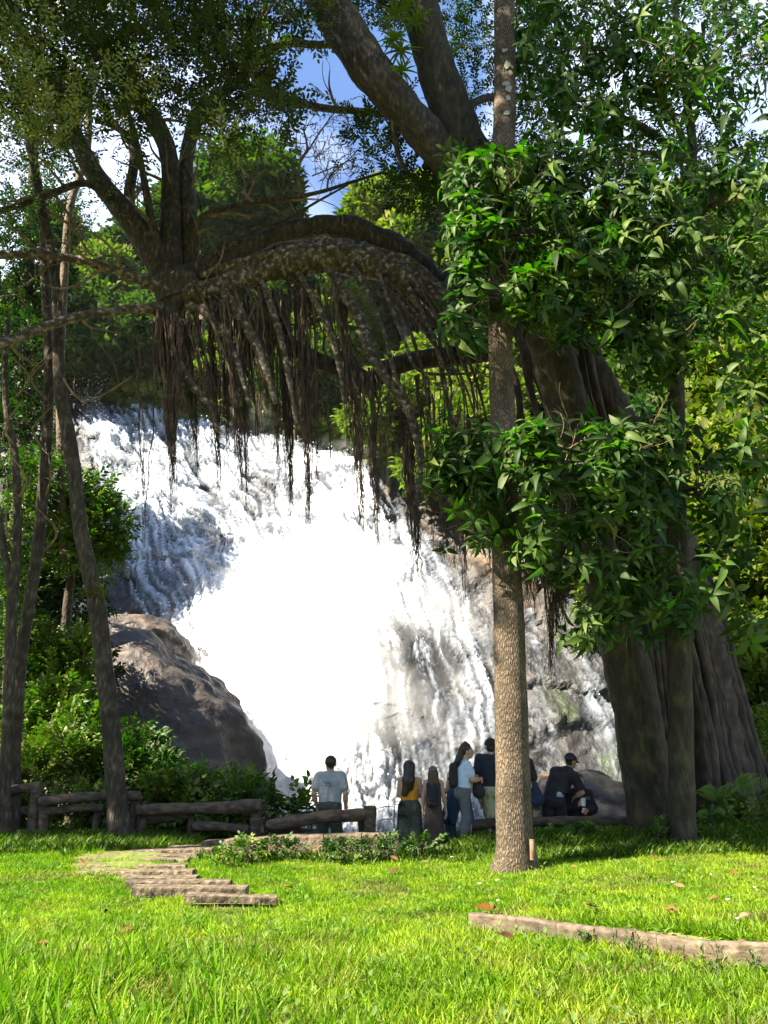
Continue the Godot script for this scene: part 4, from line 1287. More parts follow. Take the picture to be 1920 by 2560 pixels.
func tuft_mesh(n: int, L: float, W: float, lean: float, spread: float) -> ArrayMesh:
	var g := Geo.new()
	for i in n:
		var a := rnd(0, TAU)
		var at := Vector3(cos(a), 0, sin(a)) * spread * sqrt(rg.randf())
		var dir := Vector3(cos(a) * lean * rg.randf() * 1.6 + rnd(-.2, .2), 1, sin(a) * lean * rg.randf() * 1.6 + rnd(-.2, .2))
		g.leaf(Transform3D(look(dir, Vector3(rnd(-1, 1), .1, rnd(-1, 1))), at), L * rnd(.45, 1.2), W * rnd(.7, 1.2), rnd(.0, .7), .25, 3, .6)
		var k := rnd(.5, 1.45)
		g.tint(Color(k * rnd(.85, 1.3), k, k))
	return g.mesh()

func bare(x: float, z: float) -> bool:         # where no grass grows
	if kerb_side(x, z) > -.015 and kerb_side(x, z) < .14 and x > .95 and z > -9.3:
		return true
	for r in solid_boxes:
		if x > r[0] and x < r[1] and z > r[2] and z < r[3]:
			return true
	return false
var solid_boxes := []

func plants():
	rg.seed = 99
	grass()
	undergrowth()
	litter()

func lawn_color(x: float, z: float) -> Color:
	var n := nz.get_noise_2d(x * 8.0, z * 8.0) + .5 * nf.get_noise_2d(x * 7.0, z * 7.0)
	var c := Color(.165, .305, .008).lerp(Color(.31, .42, .02), sm(-.35, .4, n))
	c = c.lerp(Color(.3, .29, .07), .5 * sm(.1, .5, nz.get_noise_2d(x * 17.0 + 50.0, z * 17.0)))
	c = c.lerp(Color(.2, .15, .07), .55 * sm(.22, .5, nz.get_noise_2d(x * 6.0 - 80.0, z * 9.0)))
	return c * rnd(.75, 1.2)

func grass():
	var kinds := [tuft_mesh(12, .135, .014, 1.1, .05), tuft_mesh(12, .1, .016, 1.5, .06), tuft_mesh(10, .18, .012, .6, .04)]
	var xs := [[], [], []]
	var cs := [[], [], []]
	for i in 125000:
		var d := 4.1 + 10.3 * pow(rg.randf(), .8)
		var x := rnd(-1, 1) * (d * .53 + 1.2)
		var z := -d
		if bare(x, z):
			continue
		var far := sm(7.0, 10.0, d)
		if nz.get_noise_2d(x * 6.0 - 80.0, z * 9.0) > .3 and rg.randf() < .6:
			continue
		var k := 1 if rg.randf() < .45 + far * .35 else (2 if rg.randf() < .3 * (1.0 - far) else 0)
		var s := rnd(.7, 1.25) * lerpf(1.0, .62, far) * (1.0 + .45 * sm(-.5, -3.5, x) * (1.0 - sm(6.0, 9.5, d)))
		var b := Basis(Vector3.UP, rnd(0, TAU)) * Basis(Vector3(1, 0, 0), rnd(-.25, .25))
		xs[k].append(Transform3D(b.scaled(Vector3(s, s * rnd(.7, 1.15), s)), Vector3(x, hgt(x, z) - .008, z)))
		cs[k].append(lawn_color(x, z))
	for k in 3:
		var o := many("grass", kinds[k], M.grass, xs[k], cs[k])
		tag(o, ["bright green lawn grass in the sun", "short broad-bladed lawn grass in the sun", "upright lawn grass in the foreground"][k], "grass", "", "stuff")
	# lush ground cover in the shade at the far edge of the lawn
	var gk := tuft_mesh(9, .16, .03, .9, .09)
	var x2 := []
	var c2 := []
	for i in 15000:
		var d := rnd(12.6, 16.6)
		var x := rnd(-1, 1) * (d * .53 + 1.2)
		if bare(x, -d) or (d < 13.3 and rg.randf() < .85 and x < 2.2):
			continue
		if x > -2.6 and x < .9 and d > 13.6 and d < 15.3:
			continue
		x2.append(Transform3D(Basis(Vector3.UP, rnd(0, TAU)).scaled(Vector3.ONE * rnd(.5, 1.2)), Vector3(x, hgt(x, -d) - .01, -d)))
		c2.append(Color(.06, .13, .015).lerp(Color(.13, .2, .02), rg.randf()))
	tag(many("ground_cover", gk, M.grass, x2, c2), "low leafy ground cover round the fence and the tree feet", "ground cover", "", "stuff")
	# long blades in the left foreground
	var tk := tuft_mesh(6, .36, .019, .4, .05)
	x2 = []
	c2 = []
	for i in 900:
		var d := rnd(4.4, 7.4)
		var x := rnd(-1, .25) * (d * .5)
		if nz.get_noise_2d(x * 10.0, d * 10.0) < -.1 + sm(-2.5, .8, x) * .5:
			continue
		x2.append(Transform3D(Basis(Vector3.UP, rnd(0, TAU)).scaled(Vector3.ONE * rnd(.45, 1.15)), Vector3(x, hgt(x, -d), -d)))
		c2.append(Color(.17, .3, .014) * rnd(.8, 1.3))
	tag(many("tall_grass", tk, M.grass, x2, c2), "tall loose grass blades in the left foreground", "grass", "", "stuff")
	# small broad-leaved weeds in the lawn
	var wk := whorl_mesh(6, .07, .035, .4, 3)
	x2 = []
	c2 = []
	for i in 700:
		var d := rnd(4.6, 12.5)
		var x := rnd(-1, 1) * d * .5
		if bare(x, -d):
			continue
		x2.append(Transform3D(look(Vector3(rnd(-.2, .2), 1, rnd(-.2, .2)), Vector3(1, 0, 0), rnd(0, TAU)).scaled(Vector3.ONE * rnd(.6, 1.2)), Vector3(x, hgt(x, -d) + rnd(.02, .07), -d)))
		c2.append(Color(.14, .22, .05) * rnd(.8, 1.25))
	tag(many("lawn_weeds", wk, M.grass, x2, c2), "little broad-leaved weeds scattered in the lawn", "weeds", "", "stuff")

# a bush: stems from the ground and a cloud of leaf sprays
func bush(called: String, label: String, cat: String, blobs: Array, pal: Array, mesh: Mesh, m: Material, group := "", gate := -.25):
	var b: Array = blobs[0]
	var base := P(b[0], b[1] + b[3], b[4])
	var t := thing(called, label, cat, base, group)
	var ends := []
	var g := Geo.new()
	for q in blobs:
		var s := px(q[1], q[4])
		var c := P(q[0], q[1], q[4])
		for i in 4:
			var top := c + Vector3(rnd(-.5, .5) * q[2] * s, rnd(-.2, .6) * q[3] * s, rnd(-.3, .3))
			var bot := Vector3(lerpf(c.x, top.x, .4), c.y - q[3] * s * 1.15 - .1, c.z)
			var sp := spline([[bot, .012], [bot.lerp(top, .5) + Vector3(rnd(-.06, .06), 0, rnd(-.06, .06)), .009], [top, .004]], 3)
			g.tube(sp[0], sp[1], 4, 0.0, null, [0.0, 5.0, 0.0], false)
	var st := obj("stems", g.mesh(), M.twig, t)
	st.set_meta("kind", "stuff")
	many("leaves", mesh, m, cloud(blobs, gate, .5, 12.0), greens(pal), t)
	return t

var leaf_lo: ArrayMesh
func undergrowth():
	leaf_lo = spray_mesh(7, .07, .038, .14, 1.1, .4, 3)
	var gr := [C3(.11, .17, .02), C3(.08, .14, .02), C3(.15, .2, .025)]
	var dk := [C3(.04, .085, .015), C3(.055, .1, .018)]
	var yl := [C3(.2, .23, .035), C3(.14, .19, .025), C3(.1, .15, .025)]
	bush("bank_shrub", "bright shrub on the bank at the left edge, above the fence end", "shrub", [[60, 1840, 80, 70, 18.5, .6, 220]], gr, leaf_bu, M.leaf_small, "shrubs on the left bank")
	bush("bank_shrub", "sunlit yellow-green shrub between the dark thin tree and the bent slender tree", "shrub", [[150, 1780, 80, 70, 18.8, .6, 260], [200, 1850, 70, 60, 18, .5, 200]], gr, leaf_bu, M.leaf_small, "shrubs on the left bank")
	bush("bank_shrub", "yellowish shrub low on the bank behind the second fence rail", "shrub", [[140, 1900, 80, 50, 17, .5, 180], [90, 1950, 60, 40, 16.6, .4, 120]], yl, leaf_bu, M.leaf_small, "shrubs on the left bank")
	bush("bank_shrub", "dark green shrub right of the bent slender trunk, against the grey rock", "shrub", [[340, 1900, 60, 60, 18.4, .6, 230], [390, 1950, 50, 40, 17.6, .5, 160], [260, 1940, 60, 60, 17.4, .5, 180]], dk, leaf_bu, M.leaf_small, "shrubs on the left bank")
	bush("bank_shrub", "shrub topped with sunlit tips under the dark thicket", "shrub", [[150, 1680, 70, 60, 19.4, .6, 220], [110, 1620, 40, 50, 19.4, .5, 100], [210, 1640, 26, 60, 19.2, .4, 60]], gr, leaf_bu, M.leaf_small, "shrubs on the left bank")
	bush("fence_plant", "light green leafy plants right behind the bent slender trunk", "plant", [[360, 1985, 40, 40, 16.4, .4, 90], [400, 2010, 50, 40, 16.2, .4, 90]], yl, leaf_bu, M.leaf_small, "leafy plants behind the log fence")
	bush("fence_plant", "leafy yellow-green plants behind the middle of the long left rail", "plant", [[470, 1990, 50, 40, 16.4, .4, 110], [440, 2030, 60, 30, 16, .3, 80]], gr, leaf_bu, M.leaf_small, "leafy plants behind the log fence")
	bush("fence_plant", "leafy plants low behind the left end of the fence", "plant", [[200, 2030, 80, 30, 16, .4, 120], [60, 2030, 60, 30, 16, .4, 80], [290, 2040, 50, 30, 15.8, .3, 70]], yl, leaf_bu, M.leaf_small, "leafy plants behind the log fence")
	bush("fence_plant", "leafy plant by the post where the long left rail ends", "plant", [[600, 2010, 50, 40, 16, .4, 90], [560, 2050, 60, 25, 15.8, .3, 70]], gr, leaf_bu, M.leaf_small, "leafy plants behind the log fence")
	bush("thin_sapling", "thin dark-leaved sapling left of the man in the grey shirt", "plant", [[665, 2030, 14, 40, 15.6, .15, 14], [720, 2040, 26, 30, 15.6, .2, 24]], dk, leaf_bu, M.leaf_small, "", -1.0)
	bush("thin_sapling", "small sapling with a few leaves just left of the grey-shirted man's elbow", "plant", [[745, 2030, 22, 26, 15.4, .15, 18], [775, 2045, 16, 20, 15.4, .15, 9]], gr, leaf_bu, M.leaf_small, "", -1.0)
	bush("ledge_plant", "low leafy plants growing in front of the stone ledge, under the man in grey", "plant", [[720, 2122, 70, 13, 12.9, .2, 44], [830, 2126, 80, 15, 12.8, .2, 60]], [C3(.05, .1, .016), C3(.035, .075, .014)], leaf_lo, M.leaf_small, "leafy plants along the ledge")
	bush("ledge_plant", "low leafy plants in front of the ledge under the woman in orange", "plant", [[960, 2116, 60, 10, 13.0, .2, 60], [1060, 2112, 50, 9, 13.2, .2, 40]], dk, leaf_lo, M.leaf_small, "leafy plants along the ledge")
	bush("ledge_plant", "weeds tumbling over the end of the stone steps", "plant", [[620, 2122, 34, 12, 12.7, .2, 40], [570, 2140, 26, 10, 12.4, .15, 20]], gr, leaf_lo, M.leaf_small, "leafy plants along the ledge")
	bush("ledge_plant", "fresh green weeds between the scaly trunk and the leaning tree", "plant", [[1400, 2092, 60, 12, 14.0, .25, 60], [1490, 2090, 60, 16, 14.0, .25, 70]], [C3(.1, .18, .02), C3(.05, .11, .016)], leaf_lo, M.leaf_small, "leafy plants along the ledge")
	bush("ledge_plant", "bright weeds at the feet of the mossy and leaning trees", "plant", [[1660, 2095, 26, 40, 13.5, .2, 60], [1800, 2105, 80, 24, 13.6, .3, 90]], gr, leaf_lo, M.leaf_small, "leafy plants along the ledge")
	bush("bank_bush", "pale sunlit bush at the right edge behind the fig roots", "shrub", [[1900, 1860, 60, 60, 18, .5, 160], [1910, 1960, 50, 50, 17.6, .5, 140]], yl, leaf_bu, M.leaf_small, "bushes on the right bank")
	bush("bank_bush", "bright green bush on the right bank halfway up the picture edge", "shrub", [[1870, 1740, 60, 60, 20, .6, 170], [1900, 1620, 60, 60, 20.6, .6, 160]], gr, leaf_bu, M.leaf_small, "bushes on the right bank")
	bush("bank_bush", "yellow-green plants at the foot of the fig's right-hand roots", "plant", [[1890, 2060, 50, 30, 14.6, .3, 60], [1820, 2085, 50, 20, 14.4, .3, 50]], yl, leaf_bu, M.leaf_small, "bushes on the right bank")
	# broad upright leaves by the long rail
	for q in [[545, 1965, 15.9, .42, "big-leaved plant behind the long left rail, its topmost leaf upright"], [590, 1985, 15.9, .36, "big-leaved plant nearest the right end of the long left rail"], [505, 1985, 16.0, .34, "big-leaved plant left of its two neighbours behind the long rail"]]:
		var t := thing("broad_leaf_plant", q[4], "plant", P(q[0], q[1] + 60, q[2]), "big-leaved plants behind the rail")
		t.set_meta("local", true)
		for i in 9:
			var a := TAU * i / 9.0 + rnd(-.3, .3)
			var g := Geo.new()
			var h: float = rnd(.1, .5)
			g.leaf(Transform3D(look(Vector3(cos(a), rnd(.2, 1.2), sin(a))), Vector3(cos(a) * .05, h, sin(a) * .05)), q[3] * rnd(.7, 1.1), .14, rnd(.4, .9), .3, 6, .8)
			g.tint([C3(.17, .24, .03), C3(.1, .19, .02), C3(.22, .25, .04)][i % 3])
			obj("leaf", g.mesh(), M.leaf_big, t)
		var g2 := Geo.new()
		g2.tube(PackedVector3Array([Vector3(0, -.2, 0), Vector3(0.01, .5, 0)]), PackedFloat32Array([.02, .012]), 6)
		obj("stem", g2.mesh(), M.twig, t)
	# a big-leaved sprig between the post and the woman in orange
	var sp := thing("broad_leaf_plant", "dark big-leaved plant between the thick post and the woman in orange", "plant", P(985, 2085, 14.6), "big-leaved plants behind the rail")
	sp.set_meta("local", true)
	for q in [[-.28, .42, .36], [-.3, .22, .34], [-.12, .05, .3], [.06, .5, .2], [.02, .46, .22], [.1, .3, .3]]:
		var g := Geo.new()
		g.leaf(Transform3D(look(Vector3(signf(q[0]) * 1.0, .25, .2)), Vector3(.0, q[1], 0)), q[2], .11, .4, .25, 6, .8)
		g.tint(C3(.05, .08, .02))
		obj("leaf", g.mesh(), M.leaf_big, sp)
	var g2 := Geo.new()
	g2.tube(PackedVector3Array([Vector3(.03, -.2, 0), Vector3(0, .25, 0), Vector3(.02, .55, 0)]), PackedFloat32Array([.014, .01, .006]), 6)
	obj("stem", g2.mesh(), M.twig, sp)
	# ferns at the foot of the fig
	for q in [[1800, 2010, 14.5, 1.0, .55, "tall upright fern frond growing from the fig roots"], [1850, 1990, 14.6, -1.0, .6, "arching fern growing from the fig roots at right"], [1785, 2060, 14.4, .3, .4, "small fern low on the fig roots"]]:
		var t := thing("fern", q[5], "fern", P(q[0], q[1], q[2]), "ferns on the fig roots")
		t.set_meta("local", true)
		for k in 5:
			var g := Geo.new()
			var a := rnd(-1.2, 1.2) + (1.57 if k % 2 else -1.57)
			var dir := Vector3(sin(a) * .5 + (.4 if q[3] < 0 else -.1), 1.0, .4)
			var p := Vector3.ZERO
			var n := 16
			for i in n:
				p += dir.normalized() * q[4] / n
				dir += Vector3(signf(-q[3]) * .05 + sin(a) * .06, -.06, .03)
				var wl := .11 * sin(PI * (i + 1.5) / (n + 2.0))
				var side := dir.cross(Vector3(0, 0, 1)).normalized()
				for s in [-1.0, 1.0]:
					g.leaf(Transform3D(look(side * s + dir.normalized() * .3, Vector3(0, .4, 1)), p), wl, .024, .2, .1, 2)
			g.tint(C3(.14, .23, .04))
			obj("frond", g.mesh(), M.leaf_big, t)
	for q in [[1782, 2050, .4], [1800, 2058, .38]]:
		var t := thing("strap_leaf", "dark glossy strap leaf %s on the fig roots" % ("hanging left" if q[0] < 1790 else "hanging right"), "leaf", P(q[0], q[1] - 45, 14.35))
		t.set_meta("local", true)
		var g := Geo.new()
		g.leaf(Transform3D(look(Vector3(-.2 if q[0] < 1790 else .1, -1, .2), Vector3(0, 0, 1))), q[2], .1, .1, .2, 6)
		g.tint(C3(.06, .1, .05))
		obj("blade", g.mesh(), M.leaf_big, t)
	# weeds by the kerb
	for q in [[1540, 2330, 7.7, .26, "thin upright weed in front of the middle of the kerb"], [1600, 2345, 7.5, .18, "low bushy weed left of the weed at the kerb's right"], [1770, 2385, 7.0, .24, "bushy grey-green weed in front of the right part of the kerb"], [1880, 2390, 6.9, .2, "leafy weed at the right end of the kerb"], [1450, 2310, 8.0, .14, "small weed where the kerb blocks meet"]]:
		var w := P(q[0], q[1], q[2])
		w.y = hgt(w.x, w.z)
		var t := thing("kerb_weed", q[4], "weed", w, "weeds along the kerb")
		t.set_meta("local", true)
		var g := Geo.new()
		var gs := Geo.new()
		for k in 7 if q[3] < .25 else 3:
			var p := Vector3(rnd(-.06, .06), 0, rnd(-.04, .04))
			var d := Vector3(rnd(-.5, .5), 1.2, rnd(-.4, .4)).normalized()
			var path := PackedVector3Array()
			var rad := PackedFloat32Array()
			for i in 9:
				path.append(p)
				rad.append(.003)
				for s in 3:
					g.leaf(Transform3D(look(rdir() + Vector3(0, .3, 0)), p), rnd(.03, .06), .016, .3, .2, 2)
				p += d * q[3] * rnd(.12, .16)
				d = (d + rdir() * .15).normalized()
			gs.tube(path, rad, 4)
		g.tint(C3(.09, .14, .045))
		tag(obj("leaves", g.mesh(), M.leaf_small, t), "", "", "", "stuff")
		tag(obj("stem", gs.mesh(), M.twig, t), "", "", "", "stuff")
	# pale fallen branches on the right bank
	var fb := thing("fallen_branches", "bare pale fallen branches on the right bank beside the fig", "branch", P(1890, 1800, 18.5))
	for i in 7:
		var g := Geo.new()
		var a := P(1850 + i * 6, 1800 + rnd(-14, 20), 18.6)
		var b := P(1930 + rnd(0, 30), 1750 + i * 18, 18.4)
		var s := spline([[a, .012], [a.lerp(b, .5) + Vector3(0, rnd(-.1, .15), 0), .018], [b, .022]], 4)
		g.tube(s[0], s[1], 5)
		obj("branch", g.mesh(), M.stone, fb)

func litter():
	# dead leaves on the lawn, each where the photograph shows one
	var leaves := [[100, 2375, .2, "large curled brown dead leaf lying in the grass at the far left", C3(0.132, 0.054, 0.021)], [312, 2338, .2, "upright folded brown dead leaf in the tall grass", C3(0.12, 0.054, 0.021)], [268, 2282, .13, "small dark brown leaf in the tall grass above the folded one", C3(0.06, 0.03, 0.012)], [1218, 2285, .24, "big shiny rust-brown leaf leaning on the near end of the kerb", C3(0.12, 0.045, 0.009)], [1268, 2358, .15, "crumpled dark brown leaf in front of the kerb", C3(0.066, 0.03, 0.018)], [1144, 2400, .15, "pinkish grey folded leaf in the foreground grass", C3(0.18, 0.114, 0.084)], [1705, 2405, .13, "dark leaf curled below the right part of the kerb", C3(0.06, 0.027, 0.018)], [985, 2152, .14, "pale brown leaf on the lawn under the woman in orange", C3(0.18, 0.102, 0.048)], [985, 2182, .2, "dark brown strip of leaf flat on the lawn", C3(0.078, 0.042, 0.018)], [1480, 2280, .14, "brown leaf on the lawn just beyond the kerb", C3(0.156, 0.06, 0.018)], [1680, 2288, .14, "standing orange-brown leaf on the right lawn", C3(0.18, 0.078, 0.024)], [1835, 2195, .14, "orange leaf far out on the right lawn", C3(0.204, 0.084, 0.018)], [1700, 2225, .12, "tan leaf in the middle of the right lawn", C3(0.204, 0.12, 0.06)], [1862, 2296, .16, "greyish tan leaf near the right edge beyond the kerb", C3(0.204, 0.15, 0.096)], [1785, 2252, .12, "small orange leaf beside the dark twig on the lawn", C3(0.18, 0.084, 0.03)], [720, 2228, .16, "yellowish leaf at the lowest stone step", C3(0.24, 0.156, 0.036)], [1062, 2163, .12, "pale tan leaf lying under the seated group", C3(0.24, 0.18, 0.096)], [1435, 2175, .1, "yellow leaf right of the scaly trunk's foot", C3(0.252, 0.18, 0.03)], [1636, 2152, .12, "brown leaf at the foot of the mossy trunk", C3(0.12, 0.06, 0.018)], [1855, 2368, .12, "light brown leaf in front of the kerb's right end", C3(0.192, 0.114, 0.06)], [205, 2165, .12, "orange-brown leaf left of the stone steps", C3(0.204, 0.09, 0.024)]]
	for q in leaves:
		var r := ray(q[0], q[1])
		var d := 3.0
		while d < 20.0:
			var p := EYE + r * (d / -r.z)
			if p.y < hgt(p.x, p.z) + .05:
				break
			d += .03
		var at := EYE + r * (d / -r.z)
		var g := Geo.new()
		g.leaf(Transform3D(look(Vector3(-1, .1, .1), Vector3(0, 1, .3)), Vector3(q[2] * .5, 0, 0)), q[2], q[2] * .5, rnd(-.5, .5), rnd(.3, .8), 7, .9)
		g.tint(q[4])
		var o := obj("dead_leaf", g.mesh(), M.dry)
		o.position = at + Vector3(0, .035, 0)
		o.rotation = Vector3(rnd(-.3, .5), rnd(-.8, .8), rnd(-.4, .4))
		tag(o, q[3], "dead leaf", "dead leaves on the lawn")
	# white fallen petals
	var pet := [[1130, 2150, "large pale pink petal scrap under the crouching visitor"], [1200, 2218, "white petal just beyond the end of the kerb"], [1243, 2210, "second white petal beyond the end of the kerb"], [1682, 2215, "white petal in the middle of the right lawn"], [1888, 2228, "bright white petal near the right edge of the lawn"], [1820, 2260, "white petal left of the orange leaf near the kerb"], [1845, 2308, "white petal beside the greyish tan leaf"], [1245, 2262, "white petal on the kerb's near end"], [1780, 2195, "small white petal far out on the right lawn"]]
	for q in pet:
		var r := ray(q[0], q[1])
		var d := 3.0
		while d < 20.0:
			var p := EYE + r * (d / -r.z)
			if p.y < hgt(p.x, p.z) + .06:
				break
			d += .03
		var g := Geo.new()
		for i in 3:
			g.leaf(Transform3D(look(Vector3(cos(i * 2.1), .4, sin(i * 2.1)))), rnd(.025, .045), .03, .4, .4, 4)
		g.tint(C3(.75, .7, .66))
		var o := obj("petal", g.mesh(), M.dry)
		o.position = EYE + r * (d / -r.z) + Vector3(0, .04, 0)
		tag(o, q[2], "petal", "white petals on the lawn")
func log_(called: String, a: Vector3, b: Vector3, r: float, parent: Node, m: Material, sag := 0.0):
	var g := Geo.new()
	var n := 26
	var path := PackedVector3Array()
	var rad := PackedFloat32Array()
	var ph := rnd(0, TAU)
	for i in n + 1:
		var t := float(i) / n
		path.append(a.lerp(b, t) + Vector3(0, .018 * sin(t * 5.0 + ph) - sag * sin(PI * t), .015 * cos(t * 4.0 + ph)))
		rad.append(r * (1.0 + .05 * sin(t * 9.0 + ph) - (.12 if i == 0 or i == n else 0.0)))
	g.tube(path, rad, 26, .32, nb, [.035, 5.0, ph])
	return obj(called, g.mesh(), m, parent)

func fence(label: String, parts: Array):
	var p0: Array = parts[0]
	var t := thing("log_fence", label, "fence", P(p0[1], p0[2], p0[3]), "sections of the log fence")
	for q in parts:
		if q[0] == "rail":
			log_("rail", P(q[1], q[2], q[3]), P(q[4], q[5], q[6]), q[7] * px(q[2], q[3]), t, M.log)
		else:
			var a := P(q[1], q[2], q[3])
			log_("post", a, Vector3(a.x + rnd(-.02, .02), a.y - q[5], a.z), q[4] * px(q[2], q[3]), t, M.log)

func built():
	rg.seed = 5
	fence("log fence end at the far left, half hidden by the dark thin trees", [["rail", -60, 1986, 15.1, 103, 1968, 15, 13], ["rail", 10, 2028, 15.3, 84, 2031, 15.2, 10], ["post", 92, 1966, 15, 12, .95]])
	fence("log fence section that passes behind the bent slender trunk", [["rail", 100, 2001, 14.9, 352, 1988, 14.9, 12], ["rail", 118, 2026, 15, 258, 2020, 15, 10], ["post", 112, 2004, 15, 12, .8], ["post", 245, 2018, 15.1, 10, .5], ["post", 339, 1985, 15, 12, .85]])
	fence("long log fence section right of the bent slender trunk", [["rail", 344, 2028, 14.8, 652, 2012, 14.7, 15], ["rail", 368, 2050, 15, 478, 2040, 15, 9], ["rail", 484, 2066, 14.9, 622, 2071, 14.8, 11], ["post", 355, 2028, 14.9, 12, .65], ["post", 480, 2038, 15, 10, .5], ["post", 640, 2010, 14.8, 13, .85]])
	fence("log fence section before the man in the grey shirt, with a thick post", [["rail", 668, 2060, 14.3, 914, 2036, 14.2, 15], ["rail", 676, 2073, 14.5, 800, 2082, 14.4, 10], ["post", 905, 2036, 14.4, 10, .55], ["post", 925, 2018, 14.2, 15, .75]])
	fence("log fence section behind the woman in leggings and the scaly trunk", [["rail", 1170, 2062, 14.95, 1600, 2050, 14.75, 12], ["post", 1228, 2058, 15.0, 15, .62], ["post", 1472, 2048, 14.9, 13, .7], ["post", 1512, 2046, 14.85, 12, .7]])
	# stone steps
	var st := thing("stone_steps", "worn stone steps climbing the lawn at left towards the fence", "steps", P(400, 2170, 11.5))
	var rows := [[310, 2119, 530, 2113, 13.2, .11], [247, 2134, 490, 2128, 12.9, .09], [181, 2141, 468, 2139, 12.55, .12], [173, 2157, 464, 2154, 12.15, .12], [192, 2171, 481, 2167, 11.75, .12], [291, 2184, 490, 2183, 11.35, .1], [312, 2195, 574, 2193, 10.95, .1], [330, 2207, 616, 2209, 10.5, .11], [464, 2226, 692, 2233, 10.0, .08], [413, 2110, 641, 2103, 13.6, .1]]
	for r in rows:
		var a := P(r[0], r[1], r[4])
		var b := P(r[2], r[3], r[4] - (r[1] - r[3]) * .012)
		step_block(a - V(0, .045, 0), b - V(0, .045, 0), r[5], .22, "step", st)
		solid_boxes.append([minf(a.x, b.x), maxf(a.x, b.x), minf(a.z, b.z) - .3, maxf(a.z, b.z) + .04])
	# ledge along the path
	var le := thing("stone_ledge", "long low stone ledge in front of the visitors' feet", "ledge", P(800, 2092, 13.4))
	var lp := [[505, 2104, 13.6], [640, 2095, 13.5], [720, 2089, 13.45], [810, 2088, 13.4], [905, 2085, 13.4], [1000, 2086, 13.45]]
	for i in lp.size() - 1:
		step_block(P(lp[i][0], lp[i][1], lp[i][2]), P(lp[i + 1][0] - 3, lp[i + 1][1], lp[i + 1][2]), .3, .32, "block", le)
	step_block(P(1155, 2106, 14.0), P(1255, 2106, 14.0), .14, .25, "block", le)
	step_block(P(561, 2099, 13.1), P(645, 2098, 12.95), .2, .4, "block", le)
	# kerb
	var kb := thing("stone_kerb", "stone kerb running across the lawn at right", "kerb", Vector3(2, 0.05, -8.1))
	var pts := [[1170, 2257, 9.05], [1290, 2268, 8.6], [1390, 2283, 8.25], [1540, 2302, 7.85], [1640, 2315, 7.6], [1790, 2334, 7.25], [1990, 2343, 6.95], [2180, 2360, 6.7]]
	for i in pts.size() - 1:
		var d := rnd(-2, 2) + 27.0 - i * 1.2
		step_block(P(pts[i][0] + .7, pts[i][1] + d, pts[i][2]), P(pts[i + 1][0] - .7, pts[i + 1][1] + d, pts[i + 1][2]), .2, .1, "block", kb)

# a worn stone beam whose upper front edge runs from a to b
func step_block(a: Vector3, b: Vector3, high: float, deep: float, called: String, parent: Node):
	var g := Geo.new()
	var n := maxi(4, int(a.distance_to(b) / .12))
	var along := (b - a)
	var back := Vector3(along.z, 0, -along.x).normalized()
	if back.z > 0.0:
		back = -back
	var prof := [[0.0, -1.0], [0.0, -.45], [.01, -.12], [.03, 0.0], [.5, .015], [.97, 0.0], [1.0, -.1], [1.0, -1.0]]
	var k := prof.size()
	for i in n + 1:
		var t := float(i) / n
		var c := a + along * t
		for q in prof:
			var p: Vector3 = c + back * (q[0] * deep) + Vector3(0, q[1] * high, 0)
			var w := nf.get_noise_3dv(p * 9.0) * .007 + nb.get_noise_3dv(p * 3.0) * .012
			p += (Vector3(0, .8, 0) - back * (.8 if q[0] < .5 else -.4)) * w
			if i == 0 or i == n:
				p += along.normalized() * w * 1.5
			g.v.append(p)
	g.n.resize(g.v.size())
	for i in n + 1:
		for j in k:
			var u := g.v[mini(i + 1, n) * k + j] - g.v[maxi(i - 1, 0) * k + j]
			var w := g.v[i * k + mini(j + 1, k - 1)] - g.v[i * k + maxi(j - 1, 0)]
			var nn := u.cross(w).normalized()
			var mid := a + along * (float(i) / n) + back * deep * .5 - Vector3(0, high * .6, 0)
			if nn.dot(g.v[i * k + j] - mid) < 0.0:
				nn = -nn
			g.n[i * k + j] = nn
	for i in n:
		for j in k - 1:
			g.quad(i * k + j, i * k + j + 1, (i + 1) * k + j + 1, (i + 1) * k + j)
	for e in [0, n]:
		var base := g.v.size()
		var nn := along.normalized() * (-1.0 if e == 0 else 1.0)
		for j in k:
			g.v.append(g.v[e * k + j])
			g.n.append(nn)
		for j in k - 2:
			g.ix.append_array(PackedInt32Array([base, base + j + 1, base + j + 2]))
	return obj(called, g.mesh(), M.stone, parent)
